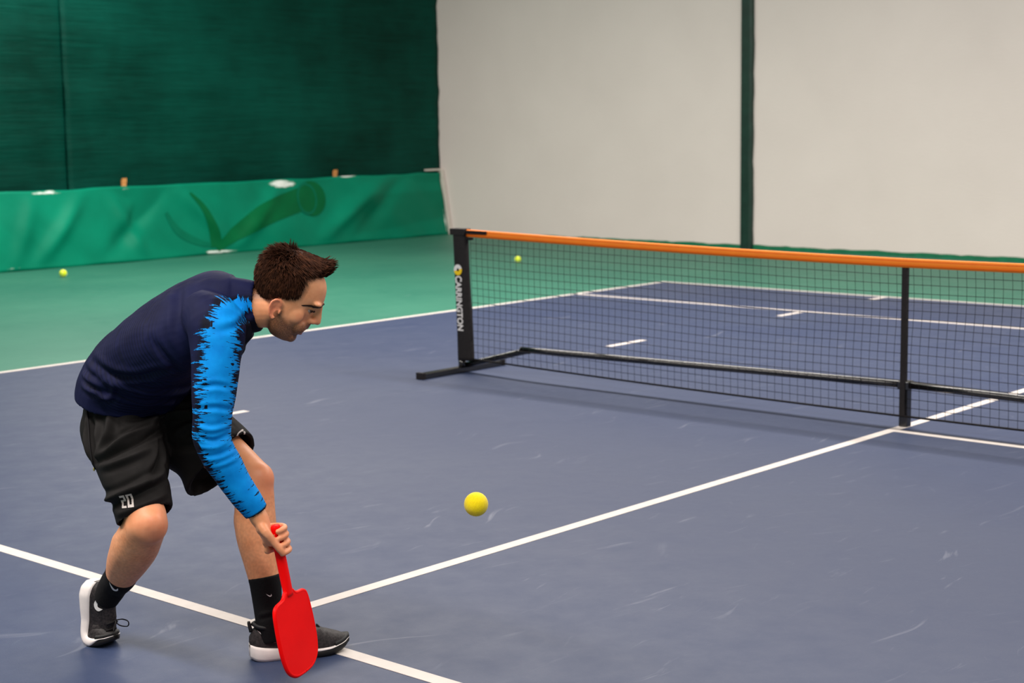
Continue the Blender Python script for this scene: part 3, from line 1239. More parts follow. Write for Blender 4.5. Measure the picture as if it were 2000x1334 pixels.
def cap_offset(p, ins):
    """how far the hair stands off the scalp: short at the sides, high at the front"""
    top = float(sstep(.095, .140, p[2]))
    front = float(sstep(-.02, .06, p[0]) * sstep(.105, .130, p[2]))
    out = nrm((p - cen) * A3([1, 1, 1.1]))
    out = nrm(out * (1 - top) + A3([.12, 0, 1.0]) * top) if top > 0 else out
    ed = float(sstep(-.001, .010, ins))
    th_ = .0015 + .0070 * float(sstep(.004, .035, ins)) + .010 * top * float(sstep(-.09, .0, p[0])) + .016 * front * ed
    return out * (th_ * (.15 + .85 * ed) + .0015)


capV, capF, idx = [], [], {}
for i in range(len(LS)):
    for j in range(nth):
        p = HP3[i, j]
        q = p + cap_offset(p, HIN[i, j])
        idx[i, j] = len(capV)
        capV.append(hp(*q))
for i in range(len(LS) - 1):
    for j in range(nth):
        j2 = (j + 1) % nth
        if min(HIN[i, j], HIN[i, j2], HIN[i + 1, j], HIN[i + 1, j2]) > -.0005:
            capF.append((idx[i, j], idx[i, j2], idx[i + 1, j2], idx[i + 1, j]))
topc = len(capV)
capV.append(hp(-.008, 0, .1765))
for j in range(nth):
    capF.append((idx[len(LS) - 1, j], idx[len(LS) - 1, (j + 1) % nth], topc))
hg.add((capV, capF))


def lock(p, d0, d1, ln, w):
    """tapered curved lock from p (triangular section)"""
    b = hp(*p)
    D0 = HF * d0[0] + HL * d0[1] + HU * d0[2]
    D1 = HF * d1[0] + HL * d1[1] + HU * d1[2]
    sx = np.cross(D0, D1 + A3([.013, .021, .017]))
    sx = sx / (np.linalg.norm(sx) + 1e-9)
    sy = np.cross(D0, sx)
    o = len(hg.v)
    for q, r in ((b, w), (b + D0 * ln * .5, w * .95), (b + D0 * ln * .62 + D1 * ln * .26, w * .65)):
        for cx_, cy_ in ((1.3, -.5), (0, 1.0), (-1.3, -.5)):
            hg.v.append(tuple(q + sx * (r * cx_) + sy * (r * cy_)))
    hg.v.append(tuple(b + D0 * ln * .66 + D1 * ln * .56))
    for i in range(2):
        for j in range(3):
            j2 = (j + 1) % 3
            hg.f.append((o + i * 3 + j, o + i * 3 + j2, o + i * 3 + 3 + j2, o + i * 3 + 3 + j))
    for j in range(3):
        hg.f.append((o + 6 + j, o + 6 + (j + 1) % 3, o + 9))


areas = [(i, j) for i in range(len(LS)) for j in range(nth) if HIN[i, j] > .0005]
wts = []
for i, j in areas:
    i2 = min(i + 1, len(LS) - 1)
    wts.append(np.linalg.norm(np.cross(HP3[i, (j + 1) % nth] - HP3[i, j], HP3[i2, j] - HP3[i, j] + 1e-5)) + 2e-7)
wts = np.array(wts)
wts /= wts.sum()
for k in rng.choice(len(areas), 9500, p=wts):
    i, j = areas[k]
    p = HP3[i, j] + rng.normal(0, .0015, 3)
    ins = HIN[i, j]
    offv = cap_offset(p, ins)
    out = nrm(offv)
    p2 = p + offv - out * .0015
    fv, yv, uv = p
    top = float(sstep(.090, .135, uv))
    front = float(sstep(.005, .06, fv) * top)
    side_dir = A3([.35, 0, -.94]) if fv > -.06 else A3([.1, 0, -1.0])
    top_dir = A3([.95, .10 * np.sign(yv), .0]) * (1 - front) + A3([.55, .05, .80]) * front
    bk = float(sstep(.01, -.07, fv)) * top
    top_dir = top_dir * (1 - bk) + A3([-.25, .5 * np.tanh(yv * 60), -.35]) * bk
    comb = side_dir * (1 - top) + top_dir * top + rng.normal(0, .17, 3)
    comb = nrm(comb - out * (comb @ out) * (1 - .8 * front))
    ln = (.013 + .006 * top) * rng.uniform(.7, 1.3) * float(sstep(-.006, .014, ins) * .6 + .4)
    d0 = nrm(out * (.10 + .05 * rng.random() + .12 * front) + comb * .97)
    d1 = nrm(comb - out * .05)
    lock(p2, d0, d1, ln * 1.3, rng.uniform(.0008, .0015) * (.6 + .4 * float(sstep(.0, .012, ins))))
# the quiff: blunt locks standing along the front edge
for k in range(420):
    yv = rng.uniform(-.040, .040)
    fv = rng.uniform(.028, .074) - 6 * yv * yv
    base = A3([fv, yv, .138 + .020 * rng.random()])
    d = nrm(A3([.38 + rng.normal(0, .10), rng.normal(0, .10), 1.0]))
    lock(base, d, nrm(d + A3([.25, 0, -.1])), rng.uniform(.016, .028), rng.uniform(.0014, .0024))
# small cow-lick standing at the crown
for k in range(46):
    p = A3([-.050 + rng.normal(0, .007), rng.normal(0, .008), .160])
    d = nrm(A3([-.25 + rng.normal(0, .16), rng.normal(0, .2), 1.0]))
    lock(p, d, nrm(d + A3([-.4, 0, 0])), rng.uniform(.010, .026), .0011)
hg.obj('hair', M_HAIR, person, False)

# --- shirt
def shirt_mat():
    k = NT('navy_blue_training_top')
    o = k.obj()
    navy = lin(22, 27, 62)
    n1 = k.noise(o, 12, 3, 0.5)
    c = k.ramp(n1, [(0.3, lin(13, 16, 48)), (0.7, lin(20, 24, 60))])
    # knitted ribs on the torso
    cmb = k.n('ShaderNodeCombineXYZ')
    k.set(cmb, 0, k.attr('along'))
    k.set(cmb, 1, k.attr('around'))
    wv = k.n('ShaderNodeTexWave', wave_type='BANDS', bands_direction='X')
    wv.inputs['Scale'].default_value = 24.0
    wv.inputs['Distortion'].default_value = 0.6
    k.set(wv, 'Vector', cmb.outputs[0])
    rib = k.math('MULTIPLY', k.attr('knit'), k.math('MULTIPLY', k.math('SUBTRACT', wv.outputs['Fac'], 0.35), 1.5, True))
    c = k.mix(k.math('MULTIPLY', rib, 0.6), c, lin(10, 13, 34))
    # blue sleeve panel with spiky edges
    cb2 = k.n('ShaderNodeCombineXYZ')
    k.set(cb2, 0, k.math('MULTIPLY', k.attr('arm_s'), 150.0))
    k.set(cb2, 1, k.math('MULTIPLY', k.attr('arm_phi'), 0.8))
    sp = k.noise(cb2.outputs[0], 1.0, 4, 0.62)
    cb3 = k.n('ShaderNodeCombineXYZ')
    k.set(cb3, 0, k.math('MULTIPLY', k.attr('arm_s'), 260.0))
    k.set(cb3, 1, k.math('MULTIPLY', k.attr('arm_phi'), 1.6))
    k.set(cb3, 2, 4.0)
    sp2 = k.noise(cb3.outputs[0], 1.0, 2, 0.6)
    edge = k.math('SUBTRACT', k.attr('arm_w'), k.attr('arm_t'))
    spk = k.math('ADD', k.math('MULTIPLY', k.math('SUBTRACT', sp, 0.5), 3.6), k.math('MULTIPLY', k.math('SUBTRACT', sp2, 0.5), 1.0))
    m = k.math('MULTIPLY', k.math('ADD', k.math('ADD', edge, spk), 0.0), 10.0, True)
    blue = k.ramp(k.noise(o, 30, 3), [(0.3, lin(0, 128, 214)), (0.7, lin(4, 146, 232))])
    dark = k.math('MULTIPLY', k.math('SUBTRACT', 1.0, m), k.math('MULTIPLY', k.math('ADD', edge, 0.42), 3.0, True))
    c = k.mix(k.math('MULTIPLY', dark, 0.8), c, lin(6, 8, 18))
    c = k.mix(m, c, blue)
    c = k.mix(k.attr('black'), c, lin(9, 9, 12))
    k.p('Base Color', c)
    k.p('Roughness', 0.72)
    k.p('Specular IOR Level', 0.12)
    fz = k.noise(o, 500, 2, 0.6)
    k.bump(k.math('ADD', k.math('MULTIPLY', rib, -1.0), k.math('MULTIPLY', fz, 0.35)), 0.35, 0.003)
    return k.m


LATS = [(-.67, -.74, 0), (-.67, -.74, 0), (-.6, -.80, 0), (-.45, -.88, -.05), (-.3, -.93, -.1), (-.1, -.95, -.2), (.1, -.95, -.25), (.05, -.98, -.2), (0, -1, -.05), (0, -1, 0), (0, -1, 0)]
SPINE = [(-.199, .138, .748), (-.189, .126, .792), (-.150, .08, .850), (-.110, .05, .892), (-.070, .015, .932), (.01, -.04, .987), (.095, -.09, 1.035), (.150, -.115, 1.056), (.188, -.125, 1.060), (.212, -.128, 1.060), (.230, -.130, 1.055)]
RAD = [(.182, .143), (.182, .143), (.176, .136), (.176, .131), (.180, .128), (.186, .122), (.160, .106), (.108, .090), (.075, .080), (.066, .076), (.064, .074)]
sg = Geo()
sg.add(loft([(*c, a, b) for c, (a, b) in zip(SPINE, RAD)], LATS, 5, 40, 2.15, inner=(.0065, .035)))
ARM_R = [(.085, -.165, 1.035), (.128, -.245, 1.010), (.131, -.290, .91), (.124, -.315, .80), (.121, -.322, .705), (.163, -.311, .61), (.203, -.300, .54), (.229, -.292, .494)]
sg.add(loft([(*p, r, r) for p, r in zip(ARM_R, (.078, .080, .068, .058, .052, .046, .040, .035))], (1, 0, 0), 5, 28, inner=(.006, .03)))
ARM_L = [(.075, .0, 1.05), (.07, .085, 1.045), (.02, .14, .98), (-.07, .21, .93), (-.13, .25, .885), (-.095, .22, .855), (-.055, .18, .82), (-.025, .155, .794)]
sg.add(loft([(*p, r, r) for p, r in zip(ARM_L[:5], (.078, .076, .066, .058, .052))], (1, 0, 0), 4, 24))
sg.add(loft([(*p, r, r) for p, r in zip(ARM_L[4:], (.052, .047, .040, .035))], (0, 0, 1), 4, 24, inner=(.006, .03)))
sg.add(ball(ARM_L[4], .052))
sg.add(ball((.080, -.065, .960), (.104, .130, .104)))
shirt_me = remesh(sg, 0.0042, 5, 0.5)


def folds(me, segs, rough=0.0, freq=30):
    P = get_v(me)
    N = get_n(me)
    d = np.zeros(len(P))
    for a, b, w, am in segs:
        dist, t = seg_dist(P, a, b)
        d += am * np.exp(-(dist / w) ** 2) * np.sin(np.pi * np.clip(t, .12, .88)) ** .7
    if rough:
        d += rough * np.array([mnoise.noise(Vector(p) * freq) for p in P])
    set_v(me, P + N * d[:, None])


def folds_xz(me, segs):
    """creases given by their x,z course as seen from the side; laid on the near surface"""
    bv = bvh_of(me)
    P = get_v(me)
    N = get_n(me)
    d = np.zeros(len(P))
    for pts, w, am in segs:
        C = catmull([(p[0], p[1]) for p in pts], 8)
        L = []
        for x, z in C:
            h, _, _, _ = bv.ray_cast(Vector((x, -1, z)), Vector((0, 1, 0)), 2.5)
            if h is not None:
                L.append(A3(h))
        if len(L) < 3:
            continue
        dist, S, Q = poly_dist(P, L)
        tot = S.max() + 1e-9
        prof = np.sin(np.pi * np.clip(S / tot, 0.03, 0.97)) ** .6
        d += am * prof * (np.exp(-(dist / w) ** 2) - .45 * np.exp(-((dist - 1.9 * w) / w) ** 2))
    set_v(me, P + N * d[:, None])


folds(shirt_me, [], .0035, 16)
SHIRT_FOLDS = [
    ([(-0.317, 0.851), (-0.280, 0.832), (-0.236, 0.813)], 0.01, 0.01),
    ([(-0.321, 0.815), (-0.274, 0.799), (-0.199, 0.782)], 0.009, 0.009),
    ([(-0.287, 0.896), (-0.206, 0.859), (-0.124, 0.855), (-0.055, 0.875), (0.008, 0.885)], 0.012, -0.012),
    ([(-0.252, 0.838), (-0.148, 0.815), (-0.059, 0.790), (0.004, 0.774)], 0.011, 0.01),
    ([(-0.206, 0.796), (-0.120, 0.772), (-0.030, 0.753)], 0.009, -0.009),
    ([(-0.130, 0.835), (-0.055, 0.837), (0.008, 0.841)], 0.01, -0.008),
    ([(-0.275, 0.779), (-0.222, 0.789), (-0.205, 0.824)], 0.008, 0.008),
    ([(-0.061, 0.974), (-0.023, 0.921), (0.006, 0.876)], 0.012, -0.008),
    ([(-0.010, 1.038), (-0.002, 0.978), (0.025, 0.919)], 0.012, 0.006),
    ([(0.000, 1.111), (0.015, 1.052), (0.007, 0.993)], 0.016, -0.007),
    ([(0.091, 0.856), (0.140, 0.867), (0.179, 0.855)], 0.007, -0.0045),
    ([(0.086, 0.800), (0.138, 0.806), (0.179, 0.794)], 0.007, -0.0045),
    ([(0.084, 0.757), (0.128, 0.745), (0.180, 0.753)], 0.007, 0.005),
    ([(0.086, 0.726), (0.134, 0.716), (0.184, 0.733)], 0.006, -0.0055),
    ([(0.091, 0.697), (0.140, 0.696), (0.187, 0.716)], 0.006, 0.005),
    ([(0.102, 0.671), (0.147, 0.676), (0.192, 0.693)], 0.006, -0.005),
    ([(0.122, 0.637), (0.158, 0.647), (0.198, 0.661)], 0.006, 0.003),
    ([(0.140, 1.010), (0.197, 1.021), (0.220, 1.066)], 0.01, -0.006),
]
SHORTS_FOLDS = [
    ([(-0.294, 0.695), (-0.282, 0.633), (-0.276, 0.602)], 0.01, -0.016),
    ([(-0.317, 0.741), (-0.303, 0.664), (-0.284, 0.587)], 0.01, 0.01),
    ([(-0.263, 0.614), (-0.185, 0.666), (-0.093, 0.703)], 0.011, 0.012),
    ([(-0.268, 0.598), (-0.186, 0.639), (-0.063, 0.683)], 0.008, -0.011),
    ([(-0.251, 0.587), (-0.167, 0.616), (-0.106, 0.639)], 0.01, 0.008),
    ([(-0.239, 0.740), (-0.237, 0.679), (-0.267, 0.617)], 0.012, 0.01),
    ([(-0.202, 0.716), (-0.111, 0.720), (-0.005, 0.737)], 0.009, -0.008),
    ([(-0.188, 0.693), (-0.081, 0.715), (0.002, 0.718)], 0.009, 0.008),
    ([(-0.236, 0.493), (-0.168, 0.527), (-0.070, 0.567)], 0.011, 0.014),
    ([(-0.227, 0.480), (-0.159, 0.510), (-0.064, 0.543)], 0.008, -0.006),
    ([(-0.193, 0.464), (-0.136, 0.486), (-0.058, 0.511)], 0.009, 0.007),
    ([(-0.069, 0.645), (-0.007, 0.683), (0.099, 0.677)], 0.012, 0.01),
    ([(-0.063, 0.614), (0.006, 0.629), (0.113, 0.640)], 0.012, -0.009),
    ([(-0.099, 0.661), (-0.083, 0.607), (-0.094, 0.561)], 0.01, -0.012),
]
P = get_v(shirt_me)
# collar plane leans forwards at the throat
P[:, 0] += -.42 * (P[:, 2] - 1.06) * sstep(.14, .205, P[:, 0]) * sstep(-.235, -.205, P[:, 1]) * sstep(.93, .98, P[:, 2])
set_v(shirt_me, P)
folds_xz(shirt_me, SHIRT_FOLDS)
P = get_v(shirt_me)
axis = [A3(p) for p in [(.222, -.205, 1.075), (.185, -.205, 1.068), (.150, -.235, 1.045), (.134, -.262, 1.0)] + ARM_R[2:]]
dist, S_, Q_ = poly_dist(P, axis)
D = P - Q_
# lateral coordinate across the visible outer face of the arm (metres), front side only
tang = np.zeros_like(P)
for a, b in zip(axis[:-1], axis[1:]):
    dd, tt = seg_dist(P, a, b)
    k = np.abs(dd - dist) < 1e-9
    tang[k] = nrm(b - a)
out_dir = A3([.25, -.95, .15])
sidev = np.cross(tang, out_dir)
sidev /= np.linalg.norm(sidev, axis=1)[:, None] + 1e-9
lat = np.einsum('ij,ij->i', D, sidev)            # image left positive/negative across
outw = np.einsum('ij,j->i', D, out_dir)
wid = np.interp(S_, [0, .05, .09, .14, .25, .42, .60, .68], [.042, .036, .039, .044, .048, .048, .046, .042])
arm_t = np.abs(lat + .005) / wid + np.maximum(0, -outw - .004) * 60 + np.maximum(0, dist - .075) * 40
set_attr(shirt_me, 'arm_s', S_)
set_attr(shirt_me, 'arm_phi', lat / .03)
set_attr(shirt_me, 'arm_t', arm_t)
set_attr(shirt_me, 'arm_w', np.ones(len(P)))
cuff = sstep(.0, .004, (P - (A3(ARM_R[-1]) - nrm(A3(ARM_R[-1]) - A3(ARM_R[-2])) * .009)) @ nrm(A3(ARM_R[-1]) - A3(ARM_R[-2]))) * (np.linalg.norm(P - ARM_R[-1], axis=1) < .07)
throat = sstep(.155, .175, P[:, 0]) * sstep(1.035, 1.015, P[:, 2]) * (P[:, 1] > -.24)
set_attr(shirt_me, 'black', np.clip(cuff + throat * .85, 0, 1))
dsp, Ssp, _ = poly_dist(P, SPINE[:8])
set_attr(shirt_me, 'along', Ssp - .25 * P[:, 1] + .35 * P[:, 2] * 0)
set_attr(shirt_me, 'around', P[:, 2])
set_attr(shirt_me, 'knit', sstep(.06, .12, Ssp) * (1 - sstep(.36, .44, Ssp)) * (dist > .075))
shirt = link_mesh('long_sleeve_top', shirt_me, shirt_mat(), person)
shirt['label'] = 'navy top with bright blue spiky sleeve panels'

# --- shorts
M_SHORTS = None


def shorts_mat():
    k = NT('black_shorts_fabric')
    o = k.obj()
    n = k.noise(o, 14, 3)
    k.p('Base Color', k.ramp(n, [(0.3, lin(22, 20, 20)), (0.7, lin(30, 28, 28))]))
    k.p('Roughness', 0.75)
    k.p('Specular IOR Level', 0.12)
    k.bump(k.noise(o, 600, 2), 0.2, 0.001)
    return k.m


M_SHORTS = shorts_mat()
tg = Geo()
tg.add(loft([(-.19, .14, .805, .160, .122), (-.19, .15, .72, .172, .132), (-.192, .16, .66, .182, .142), (-.18, .16, .60, .160, .125), (-.15, .15, .555, .09, .08)],
            (-.67, -.74, 0), 5, 36, 2.2))
tg.add(loft([(-.225, .11, .70, .112, .112), (-.200, .04, .625, .112, .114), (-.165, -.035, .555, .100, .106), (-.138, -.090, .497, .086, .092), (-.122, -.120, .463, .079, .082)], (1, -.3, 0), 5, 32, 2.2, inner=(.010, .05)))
tg.add(loft([(-.13, .205, .69, .115, .115), (-.05, .155, .645, .115, .118), (.02, .11, .605, .108, .118), (.068, .080, .574, .102, .116), (.088, .066, .560, .100, .114)], (.3, .9, .0), 5, 32, 2.2, inner=(.010, .06)))
shorts_me = remesh(tg, 0.0045, 5, 0.5)
P = get_v(shorts_me)
th_dir = nrm([.118, -.26, -.272])
al = (P - A3([-.122, -.120, .463])) @ th_dir
nearR = np.linalg.norm(P - A3([-.122, -.120, .463]), axis=1) < .15
wgt = sstep(-.07, .0, al) * np.clip((-.120 - P[:, 1] + .03) / .09, 0, 1) * nearR
P = P + np.outer(wgt * .042, nrm([.02, -.30, -.95]))
# the front leg's hem droops at the back of the thigh
tl = nrm([.314, -.22, -.177])
aL = (P - A3([.088, .066, .560])) @ tl
wL = sstep(-.12, .0, aL) * np.clip((.575 - P[:, 2]) / .11, 0, 1) * (np.linalg.norm(P - A3([.088, .066, .560]), axis=1) < .2) * (P[:, 1] > -.08)
P[:, 0] -= .050 * wL
P[:, 2] -= .008 * wL
set_v(shorts_me, P)
folds(shorts_me, [], .004, 14)
folds_xz(shorts_me, [(p_, w_, a_ * 1.45 if a_ > 0 else a_ * 1.2) for p_, w_, a_ in SHORTS_FOLDS])
shorts = link_mesh('shorts', shorts_me, M_SHORTS, person)

# --- flat prints laid on a curved surface

def decal(name, polys, origin, ex, ey, bvh, material, parent, off=0.0012, sub=3):
    """polys: list of 2D outlines (convex pieces); projected along ex x ey onto the surface"""
    ex, ey = nrm(ex), nrm(ey)
    nz = np.cross(ex, ey)
    bm = bmesh.new()
    for poly in polys:
        bm.faces.new([bm.verts.new((p[0], p[1], 0)) for p in poly])
    bmesh.ops.subdivide_edges(bm, edges=bm.edges, cuts=sub, use_grid_fill=True)
    bmesh.ops.triangulate(bm, faces=bm.faces)
    for v in bm.verts:
        p = A3(origin) + ex * v.co.x + ey * v.co.y
        hit, n, i, d = bvh.ray_cast(Vector(p + nz * .12), Vector(-nz), .4)
        if hit is None:
            hit, n, i, d = bvh.find_nearest(Vector(p))
        v.co = Vector(hit) + Vector(nz) * off
    me = bpy.data.meshes.new(name)
    bm.to_mesh(me)
    bm.free()
    return link_mesh(name, me, material, parent)


def swoosh(L, flip=1):
    """curved tick: long tail on the left, hooked tip on the right"""
    top = catmull([(0, .46), (.35, .26), (.68, .11), (.82, .15), (.87, .36)], 6)
    bot = catmull([(0, .47), (.30, .15), (.62, -.08), (.88, -.05), (1.0, .14), (.88, .37)], 5)
    out = []
    n = 14
    ft = lambda A, t: np.array([np.interp(t, np.linspace(0, 1, len(A)), A[:, i]) for i in (0, 1)])
    for i in range(n):
        a, b = i / n, (i + 1) / n
        q = [ft(bot, a), ft(bot, b), ft(top, b), ft(top, a)]
        out.append([(flip * (p[0] - .5) * L, p[1] * L) for p in q])
    return out


def rects(spec, s):
    return [[(x * s, y * s), (x1 * s, y * s), (x1 * s, y1 * s), (x * s, y1 * s)] for x, y, x1, y1 in spec]


M_LOGO = simple('pale_grey_print', (196, 186, 182), 0.6, 0.3, 0.04)
bs = bvh_of(shorts_me)
view = nrm([.15, 1, -.25])
# block "20" style mark near the right hem
blk = [(0, 8, 4, 10), (2.5, 5.5, 4, 8), (0, 4.2, 4, 5.7), (0, 1.2, 1.6, 4.2), (0, 0, 4, 1.4), (5, 0, 6.6, 10), (6.6, 0, 8.4, 1.8), (8.4, 0, 10, 10), (6.6, 8.4, 8.4, 10)]
decal('printed_number', rects(blk, .0036), (-.170, -.2, .486), (.93, .12, .16), (-.22, 0, .97), bs, M_LOGO, shorts, .0030, 3)
decal('waist_print', [[(x * .004, 0), (x * .004 + .0032, 0), (x * .004 + .0042, .006), (x * .004 + .001, .006)] for x in range(9)],
      (-.268, -.1, .744), (.95, 0, .12), (-.1, 0, .98), bs, M_PWHITE, shorts, .0022, 1)
ring = []
for i in range(16):
    a, b = 2 * math.pi * i / 16, 2 * math.pi * (i + 1) / 16
    ring.append([(.010 * math.cos(a), .013 * math.sin(a)), (.010 * math.cos(b), .013 * math.sin(b)), (.0062 * math.cos(b), .009 * math.sin(b)), (.0062 * math.cos(a), .009 * math.sin(a))])
decal('ring_print', ring, (.138, -.05, .652), (.8, 0, -.55), (.5, 0, .85), bs, M_LOGO, shorts, .0022, 1)
# side pocket: zip edge with a small metal pull
pts = []
for t in np.linspace(0, 1, 9):
    q = A3([-.315 + .035 * t, -.1, .735 - .165 * t])
    h, n_, _, _ = bs.ray_cast(Vector(q + A3([0, -.3, 0])), Vector((0, 1, 0)), .8)
    if h:
        pts.append(A3(h) + A3([0, -.002, 0]))
if len(pts) > 2:
    pk = Geo().add(tube(pts, .0028, 6, 2)).obj('pocket_zip', M_CORD, shorts, True)
    Geo().add(ball(pts[-1] + A3([-.004, -.003, 0]), (.003, .002, .006), None, 10)).obj('zip_pull', simple('brass_pull', (200, 180, 110), .3, .5, .05, 30, 0, .8), pk, True)

# --- socks
M_SOCK = simple('black_sock_knit', (15, 14, 16), 0.85, 0.2, 0.2, 200, 0.3)
sk_g = Geo().add(loft([(-.226, .002, .245, .050, .050), (-.236, .015, .227, .049, .049), (-.260, .042, .200, .044, .046), (-.279, .060, .172, .042, .045), (-.298, .074, .142, .038, .042)], (1, 0, .5), 5, 28))
sk_m = remesh(sk_g, .004, 2)
sock = link_mesh('sock', sk_m, M_SOCK, person)
b1 = bvh_of(sk_m)
decal('sock_mark', swoosh(.036), (-.248, -.05, .200), (.78, .2, -.52), (.5, 0, .8), b1, M_PWHITE, sock, .0015, 0)
sk_g = Geo().add(loft([(.2075, -.054, .245, .049, .049), (.211, -.057, .22, .047, .047), (.216, -.063, .16, .043, .044), (.222, -.07, .11, .042, .046), (.228, -.066, .06, .042, .05)], (1, 0, 0), 5, 28))
sk_m = remesh(sk_g, .004, 2)
folds(sk_m, [((.17, -.11, .135), (.25, -.11, .155), .006, .003), ((.17, -.11, .122), (.25, -.11, .140), .005, -.003)])
sock = link_mesh('sock', sk_m, M_SOCK, person)
b1 = bvh_of(sk_m)
decal('sock_mark', swoosh(.017), (.232, -.12, .196), (1, .3, 0), (0, 0, 1), b1, M_PWHITE, sock, .0015, 0)

# --- shoes
M_UPPER = None


def upper_mat():
    k = NT('black_shoe_mesh')
    o = k.obj()
    n = k.noise(o, 160, 3, 0.6)
    b_ = k.noise(k.mapping(o, (1, 1, 1)), 40, 2)
    k.p('Base Color', k.ramp(n, [(0.35, lin(22, 19, 20)), (0.65, lin(50, 44, 45))]))
    k.p('Roughness', 0.6)
    k.p('Specular IOR Level', 0.35)
    k.bump(k.math('ADD', n, b_), 0.4, 0.002)
    return k.m


M_UPPER = upper_mat()
M_SOLE = simple('white_foam_sole', (232, 224, 220), 0.55, 0.35, 0.04, 40)
M_OUT = simple('black_rubber', (18, 17, 18), 0.6, 0.4, 0.15, 80)
SX = [0, .012, .04, .08, .12, .16, .20, .235, .265, .285, .298]
HWo = [.012, .028, .036, .035, .034, .040, .047, .047, .039, .026, .006]     # sole half width
TOPS = [.050, .046, .041, .036, .032, .028, .026, .027, .031, .036, .041]    # top of foam
BOTS = [.010, .002, .0, .0, .001, .001, .0, .003, .010, .018, .028]          # underside
UPZ = [.066, .098, .108, .108, .110, .099, .083, .069, .058, .049, .042]     # top of upper
YC = [0, 0, 0, -.001, -.003, -.005, -.005, -.003, .001, .003, .004]


